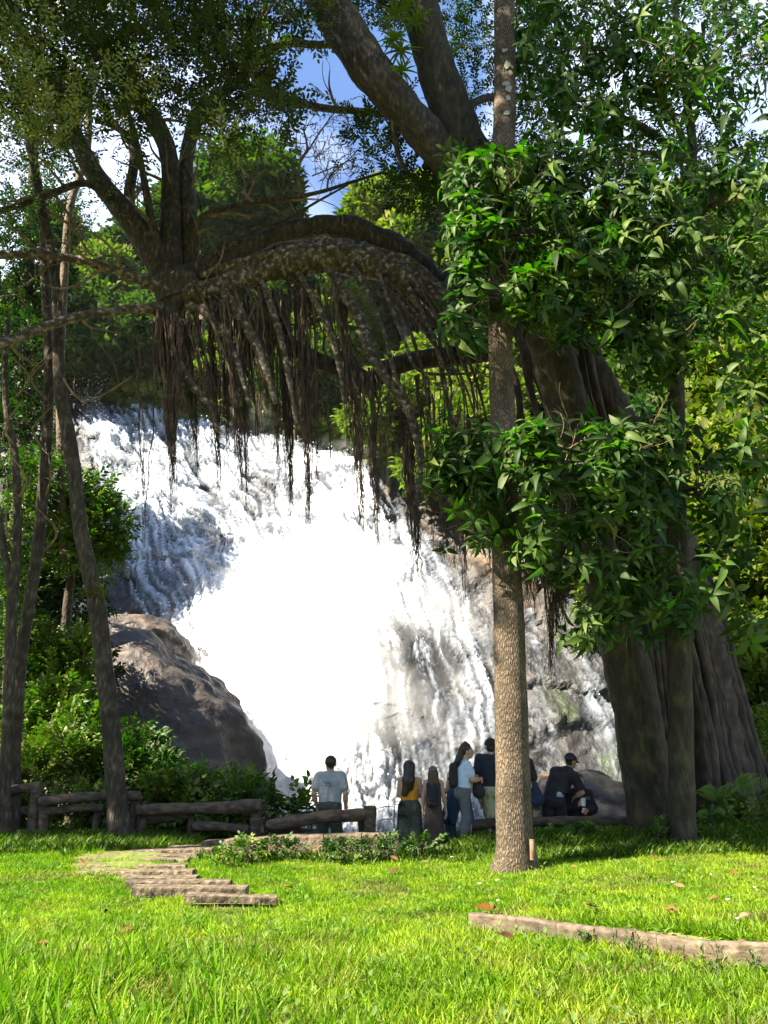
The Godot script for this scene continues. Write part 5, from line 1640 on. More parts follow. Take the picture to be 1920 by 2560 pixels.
# a smooth body from tapered bones [a, b, ra, rb, depth factor]: the distances are joined softly and meshed as surface nets
func skin(g: Geo, bones: Array, cell: float, k: float, cuts := []):
	var lo := Vector3(1e9, 1e9, 1e9)
	var hi := -lo
	for b in bones:
		var r := maxf(b[2], b[3]) + k * 1.5 + cell * 2.0
		lo = lo.min((b[0] as Vector3).min(b[1]) - Vector3(r, r, r))
		hi = hi.max((b[0] as Vector3).max(b[1]) + Vector3(r, r, r))
	var nx := int((hi.x - lo.x) / cell) + 2
	var ny := int((hi.y - lo.y) / cell) + 2
	var nzz := int((hi.z - lo.z) / cell) + 2
	var f := PackedFloat32Array()
	f.resize(nx * ny * nzz)
	f.fill(0.0)
	var ik := 1.0 / k
	for b in bones:
		var a: Vector3 = b[0]
		var d: Vector3 = b[1] - a
		var fz: float = b[4] if b.size() > 4 else 1.0
		var ra: float = b[2]
		var dr: float = b[3] - ra
		var r := maxf(b[2], b[3]) + k * 3.0 + cell * 2.0
		var rz := r * maxf(1.0, fz)
		var mn := a.min(b[1]) - Vector3(r, r, rz) - lo
		var mx := a.max(b[1]) + Vector3(r, r, rz) - lo
		var iz := 1.0 / fz
		var dd := Vector3(d.x, d.y, d.z * iz)
		var l2 := maxf(dd.length_squared(), 1e-9)
		for z in range(maxi(0, int(mn.z / cell)), mini(nzz, int(mx.z / cell) + 2)):
			for y in range(maxi(0, int(mn.y / cell)), mini(ny, int(mx.y / cell) + 2)):
				var at := (z * ny + y) * nx
				var qy := lo.y + y * cell - a.y
				var qz := (lo.z + z * cell - a.z) * iz
				for x in range(maxi(0, int(mn.x / cell)), mini(nx, int(mx.x / cell) + 2)):
					var q := Vector3(lo.x + x * cell - a.x, qy, qz)
					var t := clampf(q.dot(dd) / l2, 0.0, 1.0)
					var dist := (q - dd * t).length() - ra - dr * t
					if dist < k * 4.0:
						f[at + x] += exp(-dist * ik)
	for i in f.size():
		f[i] = -k * log(f[i]) if f[i] > 1e-6 else k * 14.0
	for c in cuts:
		var i := 0
		for z in nzz:
			for y in ny:
				for x in nx:
					var pd: float = c.distance_to(lo + Vector3(x, y, z) * cell)
					if pd > f[i]:
						f[i] = pd
					i += 1
	var id := PackedInt32Array()
	id.resize(f.size())
	id.fill(-1)
	var sy := nx
	var sz := nx * ny
	for z in nzz - 1:
		for y in ny - 1:
			var i := (z * ny + y) * nx
			for x in nx - 1:
				var f0 := f[i]
				var f7 := f[i + 1 + sy + sz]
				if absf(f0) < cell * 3.0:
					var v := [f0, f[i + 1], f[i + sy], f[i + sy + 1], f[i + sz], f[i + sz + 1], f[i + sz + sy], f7]
					var neg := 0
					for q in v:
						if q < 0.0:
							neg += 1
					if neg > 0 and neg < 8:
						var s := Vector3.ZERO
						var n := 0
						for e in EDGES:
							var va: float = v[e[0]]
							var vb: float = v[e[1]]
							if (va < 0.0) != (vb < 0.0):
								var t := va / (va - vb)
								s += CORN[e[0]].lerp(CORN[e[1]], t)
								n += 1
						id[i] = g.v.size()
						g.v.append(lo + (Vector3(x, y, z) + s / n) * cell)
						g.n.append(Vector3(v[1] + v[3] + v[5] + v[7] - v[0] - v[2] - v[4] - v[6], v[2] + v[3] + v[6] + v[7] - v[0] - v[1] - v[4] - v[5], v[4] + v[5] + v[6] + v[7] - v[0] - v[1] - v[2] - v[3]).normalized())
				i += 1
	for z in range(1, nzz - 1):
		for y in range(1, ny - 1):
			var i := (z * ny + y) * nx + 1
			for x in range(1, nx - 1):
				if id[i] >= 0:
					var a := f[i] < 0.0
					if a != (f[i + 1] < 0.0) and id[i - sy] >= 0 and id[i - sz] >= 0 and id[i - sy - sz] >= 0:
						g.quad(id[i], id[i - sy], id[i - sy - sz], id[i - sz])
					if a != (f[i + sy] < 0.0) and id[i - 1] >= 0 and id[i - sz] >= 0 and id[i - 1 - sz] >= 0:
						g.quad(id[i], id[i - 1], id[i - 1 - sz], id[i - sz])
					if a != (f[i + sz] < 0.0) and id[i - 1] >= 0 and id[i - sy] >= 0 and id[i - 1 - sy] >= 0:
						g.quad(id[i], id[i - 1], id[i - 1 - sy], id[i - sy])
				i += 1

const CORN := [Vector3(0, 0, 0), Vector3(1, 0, 0), Vector3(0, 1, 0), Vector3(1, 1, 0), Vector3(0, 0, 1), Vector3(1, 0, 1), Vector3(0, 1, 1), Vector3(1, 1, 1)]
const EDGES := [[0, 1], [2, 3], [4, 5], [6, 7], [0, 2], [1, 3], [4, 6], [5, 7], [0, 4], [1, 5], [2, 6], [3, 7]]

func hand(g: Geo, wrist: Vector3, dir: Vector3, palm: Vector3, thumb_side: float, curl: float):
	# dir runs from wrist to fingers, palm is the way the palm faces
	var d := dir.normalized()
	var n := (palm - d * palm.dot(d)).normalized()
	var s := d.cross(n).normalized() * thumb_side
	var bones := [[wrist, wrist + d * .03, .024, .026], [wrist + d * .04 - s * .02, wrist + d * .085 - s * .026, .016, .014], [wrist + d * .04 + s * .02, wrist + d * .088 + s * .024, .016, .014], [wrist + d * .04, wrist + d * .09, .017, .015]]
	for i in 4:
		var o := -.03 + .02 * i
		var L: float = [.058, .074, .08, .07][i]
		var p := wrist + d * (.088 + .004 * (1.5 - absf(i - 1.8))) + s * o
		var q := d
		for j in 3:
			q = (q * cos(curl) + n * sin(curl)).normalized()
			var e: Vector3 = p + q * L * [.45, .32, .23][j]
			bones.append([p, e, .0092 - j * .0008, .0086 - j * .0008])
			p = e
	var tp := wrist + d * .03 + s * .026
	var te := tp + (d * .6 + s * .7 + n * .35).normalized() * .042
	bones.append([tp, te, .013, .011])
	bones.append([te, te + (d * .9 + s * .15 + n * .4).normalized() * .032, .0105, .009])
	skin(g, bones, .006, .004)

func J(over: Dictionary, s: float) -> Dictionary:
	var j := {
		"pel": Vector3(0, .95, 0), "chest": Vector3(0, 1.3, 0), "neck": Vector3(0, 1.46, .01), "head": Vector3(0, 1.625, -.01), "yaw": 0.0, "tilt": 0.0,
		"shl": Vector3(-.18, 1.41, 0), "ell": Vector3(-.25, 1.12, .03), "wrl": Vector3(-.25, .87, -.03), "shr": Vector3(.18, 1.41, 0), "elr": Vector3(.25, 1.12, .03), "wrr": Vector3(.25, .87, -.03),
		"hil": Vector3(-.09, .93, 0), "knl": Vector3(-.1, .5, -.01), "anl": Vector3(-.11, .08, .02), "hir": Vector3(.09, .93, 0), "knr": Vector3(.1, .5, -.01), "anr": Vector3(.11, .08, .02), "toe": Vector3(0, -.04, -.15),
	}
	j.merge(over, true)
	for k in j:
		if j[k] is Vector3:
			j[k] *= s
	j.s = s
	return j

func hb(j: Dictionary) -> Basis:
	return Basis(Vector3.UP, j.yaw) * Basis(Vector3.RIGHT, j.tilt)

func body(j: Dictionary, hands := ["l", "r"], curl := .35) -> Geo:
	var g := Geo.new()
	var s: float = j.s
	var h: Vector3 = j.head
	var b := hb(j)
	var bones := [
		[h + b * Vector3(0, .035, .012) * s, h + b * Vector3(0, .02, -.015) * s, .093 * s, .09 * s], [h + b * Vector3(0, -.02, -.03) * s, h + b * Vector3(0, -.075, -.055) * s, .072 * s, .05 * s],
		[h + b * Vector3(0, .0, -.1) * s, h + b * Vector3(0, -.025, -.118) * s, .012 * s, .017 * s], [h + b * Vector3(-.088, -.01, .01) * s, h + b * Vector3(-.09, -.03, .012) * s, .018 * s, .014 * s],
		[h + b * Vector3(.088, -.01, .01) * s, h + b * Vector3(.09, -.03, .012) * s, .018 * s, .014 * s], [h + b * Vector3(-.02, -.063, -.1) * s, h + b * Vector3(.02, -.063, -.1) * s, .01 * s, .01 * s],
		[j.neck - Vector3(0, .03, 0) * s, h + b * Vector3(0, -.06, .015) * s, .056 * s, .053 * s],
		[j.shl + (j.neck - j.shl) * .25, j.shr + (j.neck - j.shr) * .25, .055 * s, .055 * s],
		[j.chest + Vector3(-.08, 0, 0) * s, j.pel + Vector3(-.06, .02, 0) * s, .1 * s, .095 * s], [j.chest + Vector3(.08, 0, 0) * s, j.pel + Vector3(.06, .02, 0) * s, .1 * s, .095 * s],
	]
	for k in ["l", "r"]:
		bones.append([j["sh" + k], j["el" + k], .052 * s, .04 * s])
		bones.append([j["el" + k], j["el" + k].lerp(j["wr" + k], .35), .04 * s, .043 * s])
		bones.append([j["el" + k].lerp(j["wr" + k], .35), j["wr" + k], .042 * s, .027 * s])
		bones.append([j["hi" + k], j["kn" + k], .088 * s, .058 * s])
		bones.append([j["kn" + k], j["kn" + k].lerp(j["an" + k], .35), .056 * s, .06 * s])
		bones.append([j["kn" + k].lerp(j["an" + k], .35), j["an" + k], .059 * s, .038 * s])
		bones.append([j["an" + k], j["an" + k] + j.toe * .8, .038 * s, .032 * s])
	skin(g, bones, .016, .012)
	for k in hands:
		var d: Vector3 = (j["wr" + k] - j["el" + k]).normalized()
		if j.has("hd" + k):
			d = j["hd" + k]
		var pd: Vector3 = j["pa" + k] if j.has("pa" + k) else Vector3(.9 if k == "l" else -.9, 0, .2)
		hand(g, j["wr" + k], d, pd, 1.0 if k == "l" else -1.0, curl)
	return g

func part(called: String, bones: Array, m: Material, parent: Node, cuts := [], cell := .016, k := .014):
	var g := Geo.new()
	skin(g, bones, cell, k, cuts)
	return obj(called, g.mesh(), m, parent)

func top_bones(j: Dictionary, puff: float, sleeve: float, sr := .066) -> Array:
	var s: float = j.s
	var b := [
		[j.chest + Vector3(-.085, .02, 0) * s, j.pel + Vector3(-.065, -.02, 0) * s, (.112 + puff) * s, (.112 + puff * 1.3) * s], [j.chest + Vector3(.085, .02, 0) * s, j.pel + Vector3(.065, -.02, 0) * s, (.112 + puff) * s, (.112 + puff * 1.3) * s],
		[j.shl.lerp(j.neck, .12), j.neck - Vector3(0, .03, 0) * s, (.06 + puff) * s, (.066 + puff) * s], [j.shr.lerp(j.neck, .12), j.neck - Vector3(0, .03, 0) * s, (.06 + puff) * s, (.066 + puff) * s],
	]
	for k in ["l", "r"]:
		if sleeve > 0.0:
			var e: Vector3 = j["sh" + k].lerp(j["el" + k], minf(sleeve, 1.0))
			b.append([j["sh" + k], e, (sr + puff * .5) * s, (sr + .006) * s])
			if sleeve > 1.0:
				b.append([e, e.lerp(j["wr" + k], sleeve - 1.0), (sr + .004) * s, (sr - .012) * s])
				b.append([e + Vector3(0, .012, 0), e + Vector3(0, -.02, .01), (sr + .01) * s, (sr + .006) * s])
	return b

func leg_bones(j: Dictionary, hipr: float, th: float, kn: float, an: float, to := 1.0) -> Array:
	var s: float = j.s
	var b := [[j.pel + Vector3(-.06, .0, .01) * s, j.pel + Vector3(.06, .0, .01) * s, hipr * s, hipr * s], [j.hil + Vector3(.0, -.03, .045) * s, j.hir + Vector3(0, -.03, .045) * s, (hipr - .025) * s, (hipr - .025) * s]]
	for k in ["l", "r"]:
		if to <= .5:
			b.append([j["hi" + k], j["hi" + k].lerp(j["kn" + k], to * 2.0), th * s, kn * s])
		else:
			b.append([j["hi" + k], j["kn" + k], th * s, kn * s])
			b.append([j["kn" + k], j["kn" + k].lerp(j["an" + k], to * 2.0 - 1.0), kn * s, an * s])
	return b

func shoes(j: Dictionary, m: Material, t: Node):
	for k in ["l", "r"]:
		var a: Vector3 = j["an" + k]
		part("shoe", [[a + Vector3(0, -.03, .02), a + j.toe, .043, .036], [a + Vector3(0, .0, .01), a + Vector3(0, -.03, .03), .042, .044]], m, t, [Plane(Vector3(0, -1, 0), -(a.y - .075))], .014)

func cap(j: Dictionary, m: Material, t: Node):
	var s: float = j.s
	var b := hb(j)
	var h: Vector3 = j.head
	var o = part("cap", [[h + b * Vector3(0, .045, .016) * s, h + b * Vector3(0, .035, -.015) * s, .105 * s, .102 * s]], m, t, [Plane(b * Vector3(0, -1, 0), -(b * Vector3(0, 1, 0)).dot(h + b * Vector3(0, .022, 0) * s))], .011, .01)
	part("brim", [[h + b * Vector3(-.04, .03, -.11) * s, h + b * Vector3(-.03, .018, -.17) * s, .03, .02], [h + b * Vector3(.04, .03, -.11) * s, h + b * Vector3(.03, .018, -.17) * s, .03, .02]], m, t, [Plane(b * Vector3(0, 1, 0), (b * Vector3(0, 1, 0)).dot(h + b * Vector3(0, .036, 0) * s)), Plane(b * Vector3(0, -1, 0), -(b * Vector3(0, 1, 0)).dot(h + b * Vector3(0, .02, 0) * s))], .008, .006)
	return o

func person(label: String, u: float, v: float, d: float, turn := 0.0) -> Node3D:
	var t := thing("person", label, "person", P(u, v, d))
	t.set_meta("local", true)
	t.rotation.y = turn
	return t

func lay(called: String, label: String, cat: String, owner_: Node3D) -> Node3D:
	var t := thing(called, label, cat, owner_.position)
	t.set_meta("local", true)
	t.rotation = owner_.rotation
	return t

func V(x: float, y: float, z: float) -> Vector3:
	return Vector3(x, y, z)

func people():
	rg.seed = 3
	var sk := flat(C3(.38, .21, .13), .5)
	sk.subsurf_scatter_enabled = false
	var sk2 := flat(C3(.5, .29, .2), .5)
	var hair := flat(C3(.022, .013, .009), .45)
	var hair2 := flat(C3(.035, .018, .01), .45)
	var grey := flat(C3(.27, .295, .315), .9, .3)
	var olive := flat(C3(.045, .056, .038), .9, .2)
	var black := flat(C3(.017, .017, .019), .85, .2)
	var navy := flat(C3(.017, .022, .036), .85, .2)
	var shoe := flat(C3(.03, .03, .032), .6)
	# 1 man in the grey shirt
	var t := person("man in grey t-shirt and dark green trousers standing behind the log rail, seen from behind", 822, 2160, 14.8)
	var j := J({"yaw": .55, "ell": V(-.285, 1.13, .03), "wrl": V(-.225, .9, -.06), "elr": V(.27, 1.13, .05), "wrr": V(.275, .875, -.02), "shl": V(-.195, 1.41, 0), "shr": V(.195, 1.41, 0), "knl": V(-.13, .5, 0), "anl": V(-.15, .08, .02), "knr": V(.13, .5, 0), "anr": V(.15, .08, .02)}, 1.0)
	obj("body", body(j).mesh(), sk, t)
	part("shirt", top_bones(j, .016, .62, .078), grey, t, [Plane(V(0, -1, 0), -.9)])
	part("trousers", leg_bones(j, .13, .115, .1, .09, .97), olive, t)
	part("hair", [[j.head + V(0, .045, .025), j.head + V(0, .03, -.01), .1, .094], [j.head + V(0, 0, .03), j.head + V(0, -.05, .035), .082, .06]], hair, t, [Plane(hb(j) * V(0, -.75, -.66), (hb(j) * V(0, -.75, -.66)).dot(j.head + hb(j) * V(0, .02, -.045)))], .011, .01)
	part("glasses", [[j.head + hb(j) * V(.09, .0, -.0), j.head + hb(j) * V(.075, .0, -.09), .006, .006], [j.head + hb(j) * V(-.07, 0, -.095), j.head + hb(j) * V(.07, 0, -.095), .008, .008], [j.head + hb(j) * V(-.09, .0, -.0), j.head + hb(j) * V(-.075, .0, -.09), .006, .006]], black, t, [], .006, .003)
	shoes(j, shoe, t)
	# thin lines of print across the shoulders
	var pg := Geo.new()
	for q in [[.0, 1.315, .1], [.0, 1.297, .12], [-.0, 1.262, .26]]:
		var n := 10
		for i in n:
			var x0: float = q[0] - q[2] * .5 + q[2] * i / n - .03
			pg.box(Transform3D(Basis(), V(x0 + q[2] * .5 / n, q[1], .136 - absf(x0) * .1)), V(q[2] / n * (.8 if q[2] < .2 else 1.02), .008, .006))
	obj("shirt_print", pg.mesh(), flat(C3(.12, .15, .18), .9), t)
	# 2 woman in the orange top
	t = person("woman with long dark hair in orange sleeveless top and dark green wide trousers, arms folded", 1025, 2156, 14.7)
	j = J({"shl": V(-.165, 1.42, 0), "shr": V(.175, 1.41, 0), "ell": V(-.2, 1.15, -.06), "elr": V(.26, 1.13, -.02), "wrl": V(.06, 1.14, -.2), "wrr": V(.12, 1.17, -.2), "yaw": -.25, "hdl": V(1, .05, -.1), "hdr": V(-1, .1, -.2)}, .93)
	obj("body", body(j).mesh(), sk2, t)
	var orange := flat(C3(.62, .26, .015), .85, .3)
	part("top", [[j.chest + V(-.065, .03, 0), j.pel + V(-.05, .06, 0), .098, .1], [j.chest + V(.065, .03, 0), j.pel + V(.05, .06, 0), .098, .1], [j.chest + V(-.08, .06, 0), j.neck + V(-.07, -.02, 0), .045, .03], [j.chest + V(.08, .06, 0), j.neck + V(.07, -.02, 0), .045, .03]], orange, t)
	part("trousers", leg_bones(j, .125, .13, .14, .15, .98) + [[j.pel + V(-.05, .07, 0), j.pel + V(.05, .07, 0), .105, .105]], olive, t)
	part("hair", [[j.head + V(0, .04, .02), j.head + V(0, .02, .0), .102, .1], [j.head + V(0, .0, .04), j.head + V(-.02, -.2, .1), .095, .1], [j.head + V(-.03, -.2, .1), j.head + V(-.07, -.42, .11), .09, .05], [j.head + V(.02, -.18, .1), j.head + V(.03, -.33, .11), .075, .04], [j.head + V(-.05, -.25, .1), j.head + V(-.12, -.42, .1), .05, .025]], hair, t, [Plane(hb(j) * V(0, -.4, -.92), (hb(j) * V(0, -.4, -.92)).dot(j.head + hb(j) * V(0, .0, -.06)))], .013)
	shoes(j, shoe, t)
	# 3 girl with the cap
	t = person("girl in dark cap and patterned skirt carrying a small black backpack, seen from behind", 1086, 2124, 14.6)
	j = J({"ell": V(-.23, 1.1, .02), "wrl": V(-.24, .85, -.02), "elr": V(.24, 1.1, .02), "wrr": V(.27, .84, -.02), "yaw": -.2}, .76)
	obj("body", body(j).mesh(), sk2, t)
	var plum := flat(C3(.05, .04, .045), .9, .2)
	part("top", [[j.chest + V(-.055, .03, 0), j.pel + V(-.045, .0, 0), .085, .088], [j.chest + V(.055, .03, 0), j.pel + V(.045, .0, 0), .085, .088], [j.chest + V(-.07, .03, 0), j.neck + V(-.055, -.02, 0), .035, .025], [j.chest + V(.07, .03, 0), j.neck + V(.055, -.02, 0), .035, .025]], plum, t)
	var dots := surf(noise_tex(0.06, [[0.0, C3(.3, .22, .14)], [.16, C3(.2, .12, .07)], [.22, C3(.03, .022, .022)], [1.0, C3(.03, .022, .022)]], 256, "spot", 71), null, V(4, 4, 4), 0.0)
	part("skirt", [[j.pel + V(-.04, .02, 0), V(-.07, .12, 0), .095, .12], [j.pel + V(.04, .02, 0), V(.07, .12, 0), .095, .12], [j.pel, V(0, .14, .01), .09, .12]], dots, t, [Plane(V(0, -1, 0), -.1)])
	part("hair", [[j.head + V(0, -.02, .015), j.head + V(0, -.03, .015), .072, .072], [j.head + V(-.02, -.03, .03), j.head + V(-.04, -.2, .05), .07, .055], [j.head + V(.02, -.02, .03), j.head + V(.05, -.19, .05), .066, .05]], flat(C3(.07, .035, .018), .5), t, [Plane(V(0, -.3, -.95), V(0, -.3, -.95).dot(j.head + V(0, 0, -.03)))], .012)
	cap(j, flat(C3(.13, .115, .125), .9), t)
	shoes(j, shoe, t)
	backpack("small black backpack on the back of the girl with the cap", t, j.chest + V(-.03, -.13, .15), V(.2, .36, .13), V(.0, 0, 0))
	# 4 visitor bending behind the woman in leggings
	t = person("visitor with denim jacket tied at the waist, half hidden by the woman in leggings", 1150, 2110, 15.0)
	j = J({"chest": V(.02, 1.04, -.06), "neck": V(.04, 1.2, -.1), "head": V(.07, 1.33, -.16), "shl": V(-.14, 1.15, -.06), "shr": V(.19, 1.15, -.08), "ell": V(-.2, .88, .0), "wrl": V(-.36, .8, -.1), "elr": V(.3, .9, -.05), "wrr": V(.37, .72, -.05), "pel": V(0, .74, 0), "hil": V(-.09, .7, 0), "hir": V(.09, .7, 0), "knl": V(-.16, .4, -.1), "knr": V(.16, .4, -.1), "anl": V(-.14, .08, .04), "anr": V(.14, .08, .04)}, 1.0)
	obj("body", body(j).mesh(), sk2, t)
	part("top", top_bones(j, .0, 0.0), black, t)
	var denim := flat(C3(.03, .075, .13), .9, .3)
	part("denim_jacket", [[j.pel + V(-.08, .06, .02), j.pel + V(.08, .06, .02), .13, .13], [j.pel + V(-.1, .02, .05), V(-.28, .4, .08), .11, .07], [j.pel + V(-.05, 0, .08), V(-.12, .36, .12), .1, .06], [j.pel + V(.1, 0, .06), V(.2, .36, .1), .1, .07]], denim, t)
	part("trousers", leg_bones(j, .12, .11, .1, .09, .98), flat(C3(.025, .06, .075), .9, .2), t)
	part("hair", [[j.head + V(0, .04, .02), j.head + V(0, 0, .03), .1, .09]], hair, t)
	shoes(j, shoe, t)
	# 5 woman in the pale blue shirt
	t = person("woman in pale blue t-shirt and grey leggings with dark ponytail, looking right with arms folded", 1163, 2124, 14.55)
	j = J({"yaw": -1.5, "neck": V(.03, 1.46, 0), "head": V(.075, 1.63, 0), "chest": V(.03, 1.29, 0), "pel": V(0, .96, 0), "shl": V(-.04, 1.4, -.13), "shr": V(.06, 1.4, .13), "ell": V(.12, 1.16, -.2), "elr": V(.15, 1.15, .16), "wrl": V(.3, 1.13, -.05), "wrr": V(.31, 1.15, .05), "hil": V(0, .93, -.085), "hir": V(.0, .93, .085), "knl": V(.06, .5, -.1), "knr": V(.02, .5, .1), "anl": V(.1, .08, -.12), "anr": V(-.06, .08, .12), "toe": V(.14, -.04, .03), "hdl": V(.3, .0, .9), "hdr": V(.25, .0, -.95), "pal": V(-1, 0, 0), "par": V(-1, 0, 0)}, .97)
	obj("body", body(j).mesh(), sk2, t)
	var blue := flat(C3(.5, .62, .78), .9, .3)
	part("shirt", [[j.chest + V(-.015, .02, -.07), j.pel + V(.01, .02, -.055), .112, .112], [j.chest + V(-.015, .02, .07), j.pel + V(.01, .02, .055), .112, .112], [j.chest + V(.05, .0, -.06), j.chest + V(.05, 0, .06), .085, .085], [j.shl, j.neck - V(0, .03, 0), .065, .065], [j.shr, j.neck - V(0, .03, 0), .065, .065], [j.shl, j.shl.lerp(j.ell, .6), .07, .076], [j.shr, j.shr.lerp(j.elr, .6), .07, .078]], blue, t, [Plane(V(.25, -1, 0).normalized(), -.92)])
	part("leggings", [[j.pel + V(-.0, .0, -.06), j.pel + V(-.0, 0, .06), .118, .118], [j.pel + V(-.06, -.05, -.07), j.pel + V(-.06, -.05, .07), .105, .105], [j.hil, j.knl, .1, .066], [j.hir, j.knr, .104, .068], [j.knl, j.knl.lerp(j.anl, .35) + V(-.015, 0, 0), .064, .066], [j.knl.lerp(j.anl, .35) + V(-.015, 0, 0), j.anl + V(0, .05, 0), .066, .044], [j.knr, j.knr.lerp(j.anr, .35) + V(-.015, 0, 0), .066, .068], [j.knr.lerp(j.anr, .35) + V(-.015, 0, 0), j.anr + V(0, .05, 0), .068, .044]], flat(C3(.1, .108, .122), .75, .3), t)
	part("hair", [[j.head + V(-.02, .045, 0), j.head + V(-.01, .03, 0), .103, .1], [j.head + V(-.03, .1, 0), j.head + V(-.02, .14, 0), .05, .03], [j.head + V(-.07, .02, 0), j.head + V(-.13, -.1, 0), .07, .055], [j.head + V(-.13, -.1, 0), j.head + V(-.2, -.22, .02), .06, .045], [j.head + V(-.2, -.22, .02), j.head + V(-.25, -.33, .02), .045, .015]], hair2, t, [Plane(V(.8, -.6, 0), V(.8, -.6, 0).dot(j.head + V(.03, .0, 0)))], .012)
	shoes(j, shoe, t)
	backpack("black backpack on the woman in grey leggings", t, j.chest + V(-.2, -.06, 0), V(.15, .42, .28), V(0, 0, .12))
	var sb := lay("shoulder_bag", "black bag hanging in front of the woman in grey leggings", "bag", t)
	part("pouch", [[j.pel + V(.24, .06, .0), j.pel + V(.26, -.02, .02), .09, .11]], black, sb)
	part("strap", [[j.pel + V(.2, .1, .06), j.chest + V(.1, .1, .12), .012, .012]], black, sb, [], .008, .005)
	# 6 man in khaki shorts
	t = person("man in black t-shirt, black cap and khaki shorts, partly hidden by the scaly trunk", 1236, 2122, 14.95)
	j = J({"shl": V(-.2, 1.43, 0), "shr": V(.2, 1.43, 0), "ell": V(-.25, 1.12, -.04), "wrl": V(-.2, .98, -.24), "elr": V(.24, 1.14, -.02), "wrr": V(.2, 1.0, -.22), "knl": V(-.04, .5, -.03), "anl": V(-.1, .08, .1), "hil": V(-.08, .93, 0), "knr": V(.12, .5, -.02)}, 1.04)
	obj("body", body(j).mesh(), sk2, t)
	part("shirt", top_bones(j, .012, .6, .076), navy, t)
	part("shorts", leg_bones(j, .135, .122, .115, .1, .44), flat(C3(.42, .39, .25), .9, .3), t, [Plane(V(0, 1, 0), 1.02)])
	part("hair", [[j.head + V(0, .03, .02), j.head + V(0, -.03, .03), .097, .075]], hair, t, [Plane(V(0, -.3, -.95), V(0, -.3, -.95).dot(j.head + V(0, 0, -.02)))], .012)
	cap(j, black, t)
	shoes(j, shoe, t)
	# 7 visitor behind the trunk
	t = person("visitor in dark clothes almost wholly hidden behind the scaly trunk", 1308, 2110, 15.0)
	j = J({"elr": V(.25, 1.13, .02), "wrr": V(.26, .86, 0)}, .96)
	obj("body", body(j).mesh(), sk2, t)
	part("shirt", top_bones(j, .012, .95, .07), black, t)
	part("trousers", leg_bones(j, .125, .11, .095, .085, .98), navy, t)
	part("hair", [[j.head + V(0, .04, .02), j.head + V(0, -.02, .03), .1, .085]], hair, t)
	shoes(j, shoe, t)
	var tb := lay("tote_bag", "navy blue bag hanging beside the scaly trunk", "bag", t)
	part("pouch", [[V(.24, 1.0, .06), V(.3, .72, .06), .05, .1, .6], [V(.25, .86, .06), V(.25, .7, .06), .06, .09, .6]], flat(C3(.015, .025, .06), .8, .2), tb)
	part("strap", [[V(.2, 1.38, .05), V(.25, 1.05, .07), .014, .014]], flat(C3(.015, .025, .06), .8), tb, [], .008, .005)
	# 8 man in the black jacket leaning to the right
	t = person("man in black jacket and black cap leaning forward behind the fence", 1392, 2146, 15.3)
	j = J({"yaw": -1.1, "tilt": -.3, "pel": V(0, .97, 0), "chest": V(.16, 1.28, -.06), "neck": V(.3, 1.46, -.1), "head": V(.37, 1.6, -.13), "shl": V(.07, 1.42, -.1), "shr": V(.4, 1.33, .02), "ell": V(.2, 1.12, -.26), "wrl": V(.4, 1.0, -.3), "elr": V(.5, 1.07, .05), "wrr": V(.4, .98, -.17), "hil": V(-.1, .94, 0), "hir": V(.09, .94, 0), "knl": V(-.12, .5, 0), "anl": V(-.12, .08, 0), "knr": V(.15, .5, -.02), "anr": V(.2, .08, 0)}, 1.02)
	obj("body", body(j).mesh(), sk2, t)
	part("undershirt", [[j.pel + V(.09, .06, .06), j.pel + V(.13, -.02, .06), .085, .05]], flat(C3(.34, .42, .52), .9), t)
	part("jacket", top_bones(j, .022, 1.9, .076), black, t, [Plane(V(.25, -1, 0).normalized(), -.99)])
	part("trousers", leg_bones(j, .13, .118, .1, .092, .98), black, t, [Plane(V(0, 1, 0), 1.03)])
	part("hair", [[j.head + V(-.01, .03, .02), j.head + V(-.02, -.03, .02), .096, .07]], hair, t, [Plane(hb(j) * V(0, -.4, -.9), (hb(j) * V(0, -.4, -.9)).dot(j.head + hb(j) * V(0, 0, -.02)))], .012)
	cap(j, black, t)
	shoes(j, shoe, t)
	# 9 seated visitor with the cup
	t = person("visitor in black hooded jacket sitting beyond the rail with a white cup", 1456, 2122, 15.6, PI)
	j = J({"pel": V(0, .5, .0), "chest": V(0, .83, .0), "neck": V(0, 1.0, .0), "head": V(.0, 1.15, -.02), "shl": V(-.18, .93, 0), "shr": V(.18, .93, 0), "ell": V(-.24, .68, -.02), "wrl": V(-.1, .66, -.2), "elr": V(.24, .66, 0), "wrr": V(.06, .74, -.22), "hil": V(-.09, .47, -.02), "hir": V(.09, .47, -.02), "knl": V(-.12, .47, -.42), "knr": V(.12, .47, -.42), "anl": V(-.12, .08, -.44), "anr": V(.12, .08, -.44), "hdr": V(-.3, .55, -.2), "par": V(-.6, 0, .6)}, 1.0)
	obj("body", body(j, ["l", "r"], .6).mesh(), sk2, t)
	part("jacket", top_bones(j, .02, 1.85, .07) + [[j.neck + V(-.06, -.02, .04), j.neck + V(.06, -.02, .04), .06, .06]], black, t)
	part("trousers", leg_bones(j, .13, .1, .085, .075, .98), black, t)
	part("collar", [[j.neck + V(-.03, -.02, -.05), j.neck + V(.03, -.02, -.05), .035, .035]], flat(C3(.6, .6, .6), .9), t, [], .01)
	part("hair", [[j.head + V(0, .045, .02), j.head + V(0, .02, .02), .1, .095]], hair, t, [Plane(V(0, -.6, -.8), V(0, -.6, -.8).dot(j.head + V(0, .02, -.05)))], .011)
	shoes(j, shoe, t)
	# the pale emblem on the chest: a row of small letters over a ring
	var eg := Node3D.new()
	eg.name = "emblem"
	t.add_child(eg)
	var tm := TextMesh.new()
	tm.text = "COLC"
	tm.font_size = 16
	tm.pixel_size = .0035
	tm.depth = .004
	var em := MeshInstance3D.new()
	em.name = "lettering"
	em.mesh = tm
